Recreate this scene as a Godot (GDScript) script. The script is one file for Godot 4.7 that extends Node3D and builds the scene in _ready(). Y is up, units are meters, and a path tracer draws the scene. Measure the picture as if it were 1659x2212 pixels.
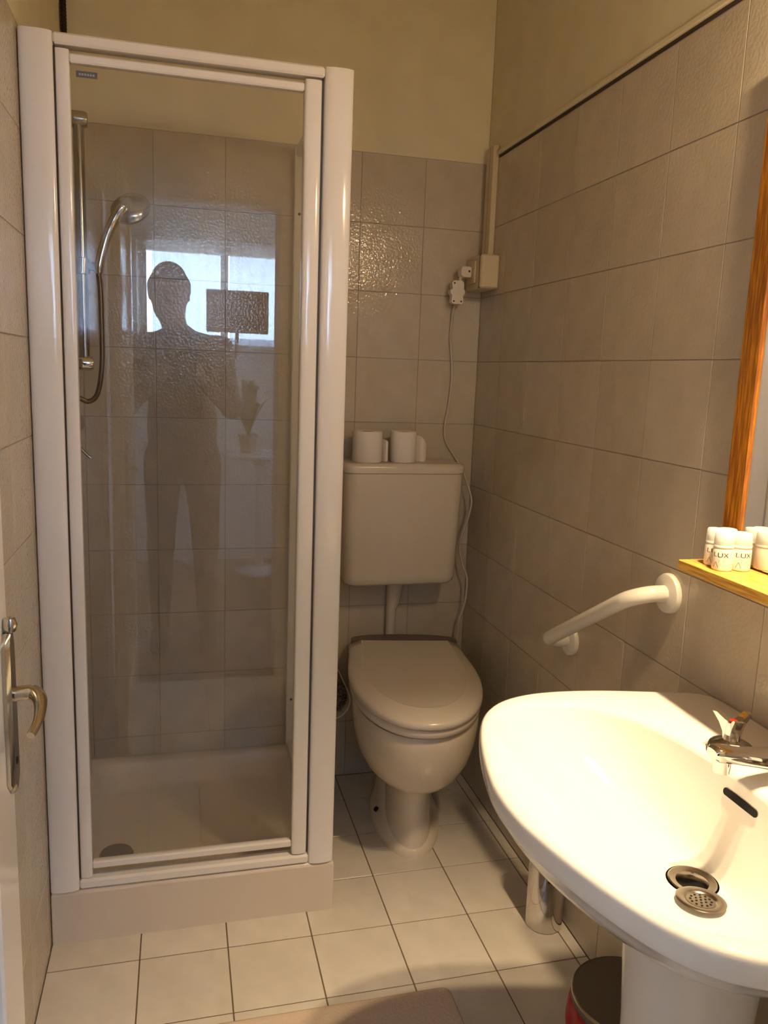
extends Node3D
# A small tiled bathroom seen from its doorway; the room beyond the doorway shows in the shower glass.
# x runs along the back wall (0 = right wall), y up, z from the back wall towards the camera.

# ------------------------------------------------------------------ mesh builder
class MB:
	var v := PackedVector3Array()
	var g := PackedInt32Array()
	var ng := 0
	func fresh() -> int:
		ng += 1
		return ng
	func tri(a: Vector3, b: Vector3, c: Vector3, grp: int) -> void:
		v.append(a); v.append(b); v.append(c)
		g.append(grp)
	func quad(a: Vector3, b: Vector3, c: Vector3, d: Vector3, grp: int) -> void:
		tri(a, b, c, grp)
		tri(a, c, d, grp)
	func orient(start: int) -> void:      # turn a closed piece outside out
		var c := Vector3.ZERO
		for i in range(start, v.size()):
			c += v[i]
		c /= maxf(1.0, v.size() - start)
		var s := 0.0
		for i in range(start, v.size(), 3):
			s += (v[i] - c).dot((v[i + 1] - c).cross(v[i + 2] - c))
		if s < 0.0:
			for i in range(start, v.size(), 3):
				var t := v[i + 1]
				v[i + 1] = v[i + 2]
				v[i + 2] = t
	func loft(rings: Array, cap0 := true, cap1 := true, sharp := [], ring_closed := true, fix := true) -> void:
		var start := v.size()
		var grp := fresh()
		var n: int = rings[0].size()
		for i in rings.size() - 1:
			if i in sharp:
				grp = fresh()
			var a: PackedVector3Array = rings[i]
			var b: PackedVector3Array = rings[i + 1]
			for j in (n if ring_closed else n - 1):
				var k := (j + 1) % n
				quad(a[j], a[k], b[k], b[j], grp)
		if cap0:
			cap(rings[0], true)
		if cap1:
			cap(rings[-1], false)
		if fix:
			orient(start)
	func cap(r: PackedVector3Array, back: bool) -> void:
		var c := Vector3.ZERO
		for p in r:
			c += p
		c /= r.size()
		var grp := fresh()
		for j in r.size():
			var k := (j + 1) % r.size()
			if back:
				tri(c, r[k], r[j], grp)
			else:
				tri(c, r[j], r[k], grp)
	func box(c: Vector3, s: Vector3, bev := 0.0, xf := Transform3D()) -> void:
		var start := v.size()
		var h := s * 0.5
		var b := minf(bev, minf(h.x, minf(h.y, h.z)) * 0.9)
		if b <= 0.0:
			for ax in 3:
				for sg in [-1.0, 1.0]:
					var q := []
					for uvp in [[-1, -1], [1, -1], [1, 1], [-1, 1]]:
						var p := Vector3.ZERO
						p[ax] = h[ax] * sg
						p[(ax + 1) % 3] = h[(ax + 1) % 3] * uvp[0] * sg
						p[(ax + 2) % 3] = h[(ax + 2) % 3] * uvp[1]
						q.append(xf * (c + p))
					quad(q[0], q[1], q[2], q[3], -1)
			orient(start)
			return
		var P := {}
		for ax in 3:                       # eight corners, each with a point on its three faces
			for sx in [-1, 1]:
				for sy in [-1, 1]:
					for sz in [-1, 1]:
						var sg := Vector3(sx, sy, sz)
						var p := Vector3.ZERO
						for k in 3:
							p[k] = sg[k] * (h[k] if k == ax else h[k] - b)
						P[[ax, sx, sy, sz]] = xf * (c + p)
		var mid := xf * c
		for ax in 3:
			for s1 in [-1, 1]:
				var q := []
				for uvp in [[-1, -1], [1, -1], [1, 1], [-1, 1]]:
					var sg := [0, 0, 0]
					sg[ax] = s1
					sg[(ax + 1) % 3] = uvp[0]
					sg[(ax + 2) % 3] = uvp[1]
					q.append(P[[ax, sg[0], sg[1], sg[2]]])
				out_quad(q, mid)
			var bx := (ax + 1) % 3
			for s1 in [-1, 1]:
				for s2 in [-1, 1]:         # edge between face ax and face bx
					var q := []
					for uvp in [[ax, -1], [ax, 1], [bx, 1], [bx, -1]]:
						var sg := [0, 0, 0]
						sg[ax] = s1
						sg[bx] = s2
						sg[3 - ax - bx] = uvp[1]
						q.append(P[[uvp[0], sg[0], sg[1], sg[2]]])
					out_quad(q, mid)
		for sx in [-1, 1]:
			for sy in [-1, 1]:
				for sz in [-1, 1]:
					var a: Vector3 = P[[0, sx, sy, sz]]
					var bb: Vector3 = P[[1, sx, sy, sz]]
					var cc: Vector3 = P[[2, sx, sy, sz]]
					if (bb - a).cross(cc - a).dot(a - mid) > 0:
						tri(a, bb, cc, -1)
					else:
						tri(a, cc, bb, -1)
	func out_quad(q: Array, mid: Vector3) -> void:
		var n: Vector3 = (q[1] - q[0]).cross(q[2] - q[0])
		if n.dot((q[0] + q[2]) * 0.5 - mid) > 0:
			quad(q[0], q[1], q[2], q[3], -1)
		else:
			quad(q[3], q[2], q[1], q[0], -1)
	func lathe(prof: Array, n := 32, xf := Transform3D(), cap0 := true, cap1 := true, crease := 35.0) -> void:   # prof: Vector2(radius, height)
		var rings := []
		var sharp := []
		for i in prof.size():
			var r := PackedVector3Array()
			for j in n:
				var t := TAU * j / n
				r.append(xf * Vector3(prof[i].x * cos(t), prof[i].y, -prof[i].x * sin(t)))
			rings.append(r)
			if i > 0 and i < prof.size() - 1:
				var d0: Vector2 = prof[i] - prof[i - 1]
				var d1: Vector2 = prof[i + 1] - prof[i]
				if absf(rad_to_deg(d0.angle_to(d1))) > crease:
					sharp.append(i)
		loft(rings, cap0 and prof[0].x > 0.0004, cap1 and prof[-1].x > 0.0004, sharp)
	func tube(pts: Array, rad, n := 12, caps := true, squash := 1.0) -> void:
		var rings := []
		var up := Vector3.UP
		var last_t := Vector3.ZERO
		for i in pts.size():
			var a: Vector3 = pts[maxi(i - 1, 0)]
			var b: Vector3 = pts[mini(i + 1, pts.size() - 1)]
			var t := (b - a).normalized()
			if i == 0:
				up = Vector3.RIGHT if absf(t.y) > 0.9 else Vector3.UP
			elif last_t.cross(t).length() > 1e-6:
				up = Basis(last_t.cross(t).normalized(), last_t.angle_to(t)) * up
			up = (up - t * up.dot(t)).normalized()
			last_t = t
			var side := t.cross(up)
			var r: float = rad[i] if rad is Array else rad
			var ring := PackedVector3Array()
			for j in n:
				var an := TAU * j / n
				ring.append(pts[i] + (side * cos(an) + up * sin(an) * squash) * r)
			rings.append(ring)
		loft(rings, caps, caps)
	func extrude(poly: PackedVector2Array, d0: float, d1: float, xf := Transform3D(), crease := 40.0) -> void:   # poly in local xy, extruded along local z
		var start := v.size()
		var n := poly.size()
		var grp := fresh()
		for j in n:
			var k := (j + 1) % n
			var e0 := poly[j] - poly[(j + n - 1) % n]
			var e1 := poly[k] - poly[j]
			if absf(rad_to_deg(e0.angle_to(e1))) > crease:
				grp = fresh()
			quad(xf * Vector3(poly[j].x, poly[j].y, d0), xf * Vector3(poly[k].x, poly[k].y, d0), xf * Vector3(poly[k].x, poly[k].y, d1), xf * Vector3(poly[j].x, poly[j].y, d1), grp)
		var ccw := not Geometry2D.is_polygon_clockwise(poly)
		var ix := Geometry2D.triangulate_polygon(poly)
		for i in range(0, ix.size(), 3):
			var a := poly[ix[i]]
			var b := poly[ix[i + 1]]
			var c := poly[ix[i + 2]]
			if ((b - a).cross(c - a) > 0) != ccw:
				var t := b
				b = c
				c = t
			tri(xf * Vector3(a.x, a.y, d1), xf * Vector3(b.x, b.y, d1), xf * Vector3(c.x, c.y, d1), -1)
			tri(xf * Vector3(a.x, a.y, d0), xf * Vector3(c.x, c.y, d0), xf * Vector3(b.x, b.y, d0), -1)
		orient(start)
	func mesh() -> ArrayMesh:
		var st := SurfaceTool.new()
		st.begin(Mesh.PRIMITIVE_TRIANGLES)
		for i in g.size():
			st.set_smooth_group(g[i] if g[i] >= 0 else 0xFFFFFFFF)
			st.add_vertex(v[i * 3]); st.add_vertex(v[i * 3 + 2]); st.add_vertex(v[i * 3 + 1])
		st.generate_normals()
		st.index()
		return st.commit()

# ------------------------------------------------------------------ nodes, names, labels
var M := {}
var used := {}

func numbered(called: String) -> String:
	used[called] = used.get(called, 0) + 1
	return called if used[called] == 1 else "%s_%03d" % [called, used[called] - 1]

func tag(o: Node3D, label: String, category: String, group := "", kind := "") -> Node3D:
	if label: o.set_meta("label", label)
	if category: o.set_meta("category", category)
	if group: o.set_meta("group", group)
	if kind: o.set_meta("kind", kind)
	return o

func thing(called: String, label: String, category: String, at := Vector3.ZERO, turn := 0.0, group := "") -> Node3D:
	var o := Node3D.new()
	o.name = numbered(called)
	add_child(o)
	o.position = at
	o.rotation.y = turn
	return tag(o, label, category, group)

func put(called: String, mb, m: Material, parent: Node = null, at := Vector3.ZERO) -> MeshInstance3D:
	var o := MeshInstance3D.new()
	o.mesh = mb.mesh() if mb is MB else mb
	o.material_override = m
	o.position = at
	if parent == null:
		o.name = numbered(called)
		add_child(o)
	else:
		o.name = called
		parent.add_child(o, true)
	return o

func struct_box(called: String, lo: Vector3, hi: Vector3, m: Material, label: String, category: String) -> MeshInstance3D:
	var b := MB.new()
	b.box((lo + hi) * 0.5, hi - lo)
	var o := put(called, b, m)
	tag(o, label, category, "", "structure")
	return o

func boxmb(lo: Vector3, hi: Vector3, bev := 0.0) -> MB:
	var b := MB.new()
	b.box((lo + hi) * 0.5, hi - lo, bev)
	return b

# ------------------------------------------------------------------ shapes
func rrect(cx: float, cz: float, hx: float, hz: float, r: float, y: float, k := 6) -> PackedVector3Array:
	var p := PackedVector3Array()
	r = minf(r, minf(hx, hz) * 0.999)
	for q in 4:
		var ox: float = cx + (hx - r) * [1, -1, -1, 1][q]
		var oz: float = cz + (hz - r) * [-1, -1, 1, 1][q]
		for i in k + 1:
			var t: float = PI / 2 * (q + float(i) / k)
			p.append(Vector3(ox + r * cos(t), y, oz - r * sin(t)))
	return p

func catmull(pts: Array, k := 8) -> Array:
	var o := []
	for i in pts.size() - 1:
		var p0: Vector3 = pts[maxi(i - 1, 0)]
		var p1: Vector3 = pts[i]
		var p2: Vector3 = pts[i + 1]
		var p3: Vector3 = pts[mini(i + 2, pts.size() - 1)]
		for j in k:
			o.append(p1.cubic_interpolate(p2, p0, p3, float(j) / k))
	o.append(pts[-1])
	return o

func corrugated(path: Array, r0: float, r1: float, pitch: float, n := 10) -> MB:
	var b := MB.new()
	var c := Curve3D.new()
	c.bake_interval = 0.004
	for p in path:
		c.add_point(p)
	var pts := []
	var rad := []
	var L := c.get_baked_length()
	var k := int(L / (pitch * 0.5))
	for i in k + 1:
		pts.append(c.sample_baked(L * i / k, true))
		rad.append(r1 if i % 2 else r0)
	b.tube(pts, rad, n)
	return b

# ------------------------------------------------------------------ materials
func noise_tex(freq: float, a: Color, bcol: Color, size := 512, kind := FastNoiseLite.TYPE_SIMPLEX_SMOOTH, oct := 4, sd := 1, normal := 0.0, lo := 0.0, hi := 1.0) -> NoiseTexture2D:
	var n := FastNoiseLite.new()
	n.noise_type = kind
	n.seed = sd
	n.frequency = freq
	n.fractal_octaves = oct
	var t := NoiseTexture2D.new()
	t.width = size
	t.height = size
	t.seamless = true
	t.noise = n
	if normal > 0.0:
		t.as_normal_map = true
		t.bump_strength = normal
	else:
		var gr := Gradient.new()
		gr.offsets = PackedFloat32Array([lo, hi])
		gr.colors = PackedColorArray([a, bcol])
		t.color_ramp = gr
	return t

func mat(called: String, c: Color, rough := 0.5, metal := 0.0) -> StandardMaterial3D:
	var m := StandardMaterial3D.new()
	m.resource_name = called
	m.albedo_color = c
	m.roughness = rough
	m.metallic = metal
	M[called] = m
	return m

func tri_uv(m: StandardMaterial3D, s: Vector3) -> void:
	m.uv1_triplanar = true
	m.uv1_world_triplanar = true
	m.uv1_scale = s

func glass_mat(called: String, alpha: float, tint := Color(1, 1, 1)) -> StandardMaterial3D:
	var m := mat(called, Color(tint.r, tint.g, tint.b, alpha), 0.0)
	m.transparency = BaseMaterial3D.TRANSPARENCY_ALPHA
	return m

func make_materials() -> void:
	var hammered := noise_tex(0.045, Color.BLACK, Color.WHITE, 512, FastNoiseLite.TYPE_SIMPLEX_SMOOTH, 2, 7)
	for k in 3:
		var m := mat("wall_tile_%d" % k, [Color(0.775, 0.722, 0.64), Color(0.76, 0.707, 0.625), Color(0.785, 0.732, 0.655)][k], 0.05)
		m.albedo_texture = noise_tex(0.008, Color(0.95, 0.95, 0.95), Color(1, 1, 1), 256, FastNoiseLite.TYPE_SIMPLEX_SMOOTH, 3, 11)
		m.heightmap_enabled = true
		m.heightmap_texture = hammered
		m.heightmap_scale = 0.045
		tri_uv(m, Vector3(4, 4, 4))
		var f := mat("floor_tile_%d" % k, [Color(0.83, 0.80, 0.755), Color(0.815, 0.785, 0.74), Color(0.84, 0.81, 0.77)][k], 0.22)
		f.albedo_texture = m.albedo_texture
		f.heightmap_enabled = true
		f.heightmap_texture = hammered
		f.heightmap_scale = 0.008
		tri_uv(f, Vector3(4, 4, 4))
	mat("grout", Color(0.64, 0.595, 0.55), 0.9)
	mat("floor_grout", Color(0.42, 0.36, 0.30), 0.9)
	var p := mat("paint", Color(0.885, 0.84, 0.71), 0.8)
	p.albedo_texture = noise_tex(0.01, Color(0.96, 0.96, 0.96), Color(1, 1, 1), 256, FastNoiseLite.TYPE_SIMPLEX_SMOOTH, 4, 3)
	p.heightmap_enabled = true
	p.heightmap_texture = noise_tex(0.05, Color.BLACK, Color.WHITE, 256, FastNoiseLite.TYPE_SIMPLEX_SMOOTH, 3, 5)
	p.heightmap_scale = 0.03
	tri_uv(p, Vector3(2, 2, 2))
	mat("white_paint", Color(0.94, 0.935, 0.92), 0.6)
	mat("frame_white", Color(0.915, 0.90, 0.885), 0.11)
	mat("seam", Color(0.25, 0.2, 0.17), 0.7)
	mat("acrylic", Color(0.85, 0.80, 0.74), 0.25)
	mat("porcelain", Color(0.89, 0.875, 0.85), 0.06)
	mat("toilet_ceramic", Color(0.85, 0.80, 0.72), 0.08)
	mat("toilet_plastic", Color(0.85, 0.81, 0.76), 0.22)
	mat("cistern_plastic", Color(0.82, 0.77, 0.70), 0.2)
	mat("rear_strip_plastic", Color(0.40, 0.34, 0.30), 0.3)
	mat("chrome", Color(0.86, 0.85, 0.84), 0.06, 1.0)
	mat("dull_chrome", Color(0.62, 0.59, 0.55), 0.2, 1.0)
	mat("brass_chrome", Color(0.76, 0.735, 0.68), 0.16, 1.0)
	mat("bronze_hose", Color(0.42, 0.34, 0.25), 0.3, 1.0)
	mat("dark_hose", Color(0.20, 0.16, 0.11), 0.4, 0.6)
	mat("nylon_white", Color(0.90, 0.88, 0.83), 0.2)
	mat("cable_white", Color(0.78, 0.73, 0.68), 0.45)
	mat("box_plastic", Color(0.80, 0.74, 0.62), 0.4)
	mat("plug_plastic", Color(0.86, 0.82, 0.76), 0.4)
	mat("black", Color(0.03, 0.028, 0.025), 0.5)
	mat("hole", Color(0.02, 0.015, 0.012), 0.9)
	mat("red_dot", Color(0.7, 0.1, 0.06), 0.3)
	mat("red_bag", Color(0.62, 0.12, 0.13), 0.45)
	mat("bin_lid", Color(0.40, 0.36, 0.32), 0.35)
	mat("bin_body", Color(0.45, 0.43, 0.41), 0.3, 0.9)
	var tp := mat("tissue", Color(0.90, 0.86, 0.81), 0.95)
	tp.backlight_enabled = true
	tp.backlight = Color(0.25, 0.22, 0.2)
	mat("cardboard", Color(0.45, 0.36, 0.26), 0.9)
	var w := mat("pine", Color(1, 1, 1), 0.35)
	w.albedo_texture = noise_tex(0.012, Color(0.52, 0.30, 0.04), Color(0.71, 0.46, 0.10), 512, FastNoiseLite.TYPE_SIMPLEX_SMOOTH, 4, 21, 0.0, 0.3, 0.75)
	tri_uv(w, Vector3(26, 1.6, 26))
	var ws := mat("pine_shelf", Color(1, 1, 1), 0.35)
	ws.albedo_texture = noise_tex(0.012, Color(0.74, 0.53, 0.20), Color(0.89, 0.71, 0.36), 512, FastNoiseLite.TYPE_SIMPLEX_SMOOTH, 4, 22, 0.0, 0.3, 0.75)
	tri_uv(ws, Vector3(26, 26, 1.6))
	mat("mirror", Color(0.93, 0.93, 0.92), 0.0, 1.0)
	glass_mat("shower_glass", 0.05, Color(0.5, 0.5, 0.48))
	glass_mat("window_glass", 0.02)
	mat("sticker", Color(0.36, 0.36, 0.37), 0.4)
	mat("sticker_print", Color(0.62, 0.63, 0.64), 0.4)
	mat("bottle", Color(0.93, 0.89, 0.82), 0.3)
	var cap := mat("bottle_cap", Color(0.93, 0.93, 0.91), 0.35)
	cap.backlight_enabled = true
	cap.backlight = Color(0.7, 0.7, 0.68)
	mat("gold_print", Color(0.30, 0.19, 0.08), 0.4)
	var rug := mat("mat_cloth", Color(0.80, 0.72, 0.65), 1.0)
	rug.heightmap_enabled = true
	rug.heightmap_texture = noise_tex(0.08, Color.BLACK, Color.WHITE, 256, FastNoiseLite.TYPE_CELLULAR, 2, 9)
	rug.heightmap_scale = 0.12
	tri_uv(rug, Vector3(6, 6, 6))
	var bulb := mat("bulb", Color(1, 0.95, 0.85), 0.3)
	bulb.emission_enabled = true
	bulb.emission = Color(1.0, 0.83, 0.62)
	bulb.emission_energy_multiplier = 30.0
	mat("bristle", Color(0.52, 0.49, 0.46), 0.9)
	var cu := mat("curtain", Color(0.93, 0.94, 0.96, 0.62), 0.9)
	cu.transparency = BaseMaterial3D.TRANSPARENCY_ALPHA
	cu.backlight_enabled = true
	cu.backlight = Color(0.95, 0.95, 0.97)
	mat("oak_floor", Color(0.52, 0.38, 0.25), 0.45)
	mat("leaf", Color(0.22, 0.32, 0.13), 0.5)
	mat("terracotta", Color(0.62, 0.50, 0.42), 0.7)
	mat("sweater", Color(0.16, 0.14, 0.14), 0.95)
	mat("trousers", Color(0.11, 0.12, 0.16), 0.9)
	mat("skin", Color(0.72, 0.53, 0.43), 0.5)
	mat("hair", Color(0.12, 0.09, 0.07), 0.7)
	mat("shoe", Color(0.09, 0.08, 0.08), 0.5)

# ------------------------------------------------------------------ the setting
const XL := -1.233            # left wall
const ZF := 2.24              # inner face of the doorway wall
const TOP := 1.999            # top of the tiling
const ROW := 0.2004
const CEIL := 2.55
var tile_cache := {}

func tile_mesh(w: float, h: float) -> Mesh:
	var key := [roundi(w * 2000), roundi(h * 2000)]
	if not tile_cache.has(key):
		var b := MB.new()
		b.box(Vector3(0, 0, -0.003), Vector3(w, h, 0.006), 0.0007)
		tile_cache[key] = b.mesh()
	return tile_cache[key]

func lay(parent: Node3D, us: Array, vs: Array, xf: Transform3D, mats: String, gap: float, skip = null) -> void:
	var rng := RandomNumberGenerator.new()
	rng.seed = 5 + parent.name.length()
	for i in us.size() - 1:
		for j in vs.size() - 1:
			var w: float = us[i + 1] - us[i] - gap
			var h: float = vs[j + 1] - vs[j] - gap
			var k := rng.randi() % 3
			var off := rng.randf_range(-0.0002, 0.0002)
			if w < 0.006 or h < 0.006 or (skip != null and skip.call(us[i], us[i + 1], vs[j], vs[j + 1])):
				continue
			var o := MeshInstance3D.new()
			o.mesh = tile_mesh(w, h)
			o.material_override = M["%s_%d" % [mats, k]]
			o.name = "tile"
			parent.add_child(o, true)
			o.transform = xf * Transform3D(Basis(), Vector3((us[i] + us[i + 1]) / 2, (vs[j] + vs[j + 1]) / 2, off))

func joints(lo: float, hi: float, anchor: float, step: float) -> Array:
	var a := [lo]
	var k := ceili((lo - anchor) / step - 1e-6)
	while anchor + k * step < hi - 0.004:
		if anchor + k * step > lo + 0.004:
			a.append(anchor + k * step)
		k += 1
	a.append(hi)
	return a

func build_room() -> void:
	var t := 0.12
	var e := 0.0018                 # joints lie this far behind the tile faces
	var ys := joints(0.0, TOP, TOP, ROW)
	var wb := struct_box("wall_back", Vector3(XL - t, 0, -t), Vector3(t, CEIL, -e), M.grout, "back wall tiled to head height behind the shower and toilet", "wall")
	lay(wb, joints(XL, 0, -0.1995, 0.2), ys, Transform3D(), "wall_tile", 0.0018)
	put("plaster", boxmb(Vector3(XL, TOP + 0.0005, -0.01), Vector3(0, CEIL, -0.001)), M.paint, wb)
	var wr := struct_box("wall_right", Vector3(e, 0, -e), Vector3(t, CEIL, ZF), M.grout, "right wall of square grey-beige tiles behind the washbasin", "wall")
	lay(wr, joints(0, ZF, 0.9917, 0.2007), ys, Transform3D(Basis(Vector3.UP, -PI / 2), Vector3.ZERO), "wall_tile", 0.0018)
	put("plaster", boxmb(Vector3(0.001, TOP + 0.004, 0), Vector3(0.012, CEIL, ZF)), M.paint, wr)
	var wl := struct_box("wall_left", Vector3(XL - t, 0, -e), Vector3(XL - e, CEIL, ZF), M.grout, "left wall of square tiles between shower and doorway", "wall")
	lay(wl, joints(-ZF, 0, -0.70, 0.2), ys, Transform3D(Basis(Vector3.UP, PI / 2), Vector3(XL, 0, 0)), "wall_tile", 0.0018)
	put("plaster", boxmb(Vector3(XL - 0.012, TOP + 0.0005, 0), Vector3(XL - 0.001, CEIL, ZF)), M.paint, wl)
	var fl := struct_box("floor", Vector3(XL - t, -0.15, -t), Vector3(t, -e, ZF + 0.12), M.floor_grout, "bathroom floor of square off-white tiles with dark joints", "floor")
	lay(fl, joints(XL, 0, -0.0301, 0.2003), joints(-ZF, 0, -0.9559, 0.2003), Transform3D(Basis(Vector3.RIGHT, -PI / 2), Vector3.ZERO), "floor_tile", 0.003,
		func(_u0, u1, v0, _v1): return u1 < -0.6 and v0 > -0.6)
	struct_box("ceiling", Vector3(XL - t, CEIL, -t), Vector3(t, CEIL + 0.12, ZF + 0.12), M.paint, "plain cream ceiling over the bathroom", "ceiling")
	# cream cover strip; the dark strip below it paints in the shadow gap
	var tr := put("trim_1", boxmb(Vector3(-0.011, TOP + 0.006, 0.098), Vector3(0.0, TOP + 0.018, ZF), 0.002), M.paint)
	tag(tr, "thin cream cover strip running along the top of the right wall tiles", "trim", "", "structure")
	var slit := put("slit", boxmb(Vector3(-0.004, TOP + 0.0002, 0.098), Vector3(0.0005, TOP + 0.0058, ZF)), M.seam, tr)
	tag(slit, "dark strip painted in for the shade of the gap under the cover strip", "")
	# doorway wall
	var wf := struct_box("wall_front", Vector3(-0.53, 0, ZF), Vector3(t, CEIL, ZF + t), M.white_paint, "white wall beside the bathroom doorway", "wall")
	put("lintel", boxmb(Vector3(-1.215, 2.0, ZF), Vector3(-0.53, CEIL, ZF + t)), M.white_paint, wf)
	put("side_piece", boxmb(Vector3(XL - t, 0, ZF), Vector3(-1.215, CEIL, ZF + t)), M.white_paint, wf)
	var ar := MB.new()
	ar.box(Vector3(-0.50, 1.02, ZF + t + 0.008), Vector3(0.07, 2.04, 0.016), 0.004)
	ar.box(Vector3(-0.87, 2.035, ZF + t + 0.008), Vector3(0.81, 0.07, 0.016), 0.004)
	put("architrave", ar, M.frame_white, wf)
	# the room beyond the doorway
	var z0 := ZF + t
	var z1 := 4.5
	struct_box("floor_bedroom", Vector3(-1.75, -0.15, z0), Vector3(1.0, 0, z1 + 0.15), M.oak_floor, "brown wooden floor of the room beyond the doorway", "floor")
	struct_box("ceiling_bedroom", Vector3(-1.75, CEIL, z0), Vector3(1.0, CEIL + 0.12, z1 + 0.15), M.white_paint, "white ceiling of the room beyond the doorway", "ceiling")
	struct_box("wall_bedroom_left", Vector3(-1.75, 0, z0), Vector3(-1.6, CEIL, z1 + 0.15), M.white_paint, "white left wall of the room beyond the doorway", "wall")
	var wq := struct_box("wall_bedroom_right", Vector3(0.85, 0, z0), Vector3(1.0, 0.95, z1 + 0.15), M.white_paint, "white right wall of the room beyond the doorway", "wall")
	put("upper_piece", boxmb(Vector3(0.85, 2.15, z0), Vector3(1.0, CEIL, z1 + 0.15)), M.white_paint, wq)
	put("near_piece", boxmb(Vector3(0.85, 0.95, z0), Vector3(1.0, 2.15, 3.05)), M.white_paint, wq)
	put("far_piece", boxmb(Vector3(0.85, 0.95, 3.75), Vector3(1.0, 2.15, z1 + 0.15)), M.white_paint, wq)
	var w2 := Node3D.new()  # side window added out of view to bring in more daylight
	w2.name = "window_2"
	add_child(w2)
	tag(w2, "added unseen side window for more daylight in the room beyond the doorway", "window", "", "structure")
	var f2 := MB.new()
	for z in [3.075, 3.725]:
		f2.box(Vector3(0.94, 1.55, z), Vector3(0.06, 1.2, 0.05), 0.004)
	for y in [0.975, 2.125]:
		f2.box(Vector3(0.94, y, 3.40), Vector3(0.058, 0.05, 0.7), 0.004)
	put("window_frame", f2, M.frame_white, w2)
	put("window_pane", boxmb(Vector3(0.938, 1.0, 3.1), Vector3(0.942, 2.1, 3.7)), M.window_glass, w2)
	struct_box("wall_bedroom_near", Vector3(t, 0, z0 - t), Vector3(1.0, CEIL, z0), M.white_paint, "white wall continuing the doorway wall", "wall")
	struct_box("wall_bedroom_corner", Vector3(-1.75, 0, z0 - t), Vector3(XL - t, CEIL, z0), M.white_paint, "white wall piece left of the doorway", "wall")
	var wx0 := -1.2
	var wx1 := 0.70
	var wy0 := 1.5
	var wy1 := 2.15
	var ww := struct_box("wall_bedroom_window", Vector3(-1.6, 0, z1), Vector3(0.85, wy0, z1 + 0.15), M.white_paint, "white wall with the daylit window facing the bathroom", "wall")
	put("upper_piece", boxmb(Vector3(-1.6, wy1, z1), Vector3(0.85, CEIL, z1 + 0.15)), M.white_paint, ww)
	put("left_piece", boxmb(Vector3(-1.6, wy0, z1), Vector3(wx0, wy1, z1 + 0.15)), M.white_paint, ww)
	put("right_piece", boxmb(Vector3(wx1, wy0, z1), Vector3(0.85, wy1, z1 + 0.15)), M.white_paint, ww)
	var wn := Node3D.new()
	wn.name = "window_1"
	add_child(wn)
	tag(wn, "white casement window opposite the shower", "window", "", "structure")
	var fr := MB.new()
	for x in [wx0 + 0.025, -0.63, 0.05, wx1 - 0.025]:
		fr.box(Vector3(x, (wy0 + wy1) / 2, z1 + 0.09), Vector3(0.05, wy1 - wy0, 0.06), 0.004)
	for y in [wy0 + 0.025, wy1 - 0.025]:
		fr.box(Vector3((wx0 + wx1) / 2, y, z1 + 0.09), Vector3(wx1 - wx0, 0.05, 0.058), 0.004)
	put("window_frame", fr, M.frame_white, wn)
	put("window_sill", boxmb(Vector3(wx0, wy0 - 0.03, z1 - 0.12), Vector3(wx1, wy0, z1 + 0.03), 0.005), M.frame_white, wn)
	put("window_pane", boxmb(Vector3(-0.63, wy0 + 0.05, z1 + 0.09), Vector3(wx1 - 0.05, wy1 - 0.05, z1 + 0.094)), M.window_glass, wn)
	# the left casement stands open into the room
	var sash := Node3D.new()
	sash.name = "open_sash"
	wn.add_child(sash)
	sash.position = Vector3(wx0 + 0.04, 0, z1)
	sash.rotation.y = deg_to_rad(88)
	var sm := MB.new()
	for x in [0.03, 0.52]:
		sm.box(Vector3(x, (wy0 + wy1) / 2, 0), Vector3(0.06, wy1 - wy0 - 0.02, 0.045), 0.004)
	for y in [wy0 + 0.045, wy1 - 0.045]:
		sm.box(Vector3(0.275, y, 0), Vector3(0.55, 0.07, 0.043), 0.004)
	put("sash_frame", sm, M.frame_white, sash)
	put("sash_pane", boxmb(Vector3(0.06, wy0 + 0.08, -0.002), Vector3(0.49, wy1 - 0.08, 0.002)), M.window_glass, sash)

# ------------------------------------------------------------------ shower
func post_profile(hw: float, d: float) -> PackedVector2Array:     # wide profile with a bowed front, in (x, z)
	var p := PackedVector2Array([Vector2(-hw, 0), Vector2(hw, 0)])
	for i in 13:
		var t := PI * i / 12.0
		p.append(Vector2(hw * cos(t), d * 0.72 + d * 0.28 * pow(sin(t), 0.6)))
	return p

func upright(called: String, x0: float, x1: float, zb: float, zf: float, y0: float, y1: float, m: Material, parent: Node) -> MeshInstance3D:
	var b := MB.new()
	# local x = world x, local y = world z, local z = world -y ... basis columns
	b.extrude(post_profile((x1 - x0) / 2, zf - zb), -y1, -y0, Transform3D(Basis(Vector3(1, 0, 0), Vector3(0, 0, 1), Vector3(0, -1, 0)), Vector3((x0 + x1) / 2, 0, zb)))
	return put(called, b, m, parent)

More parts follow.
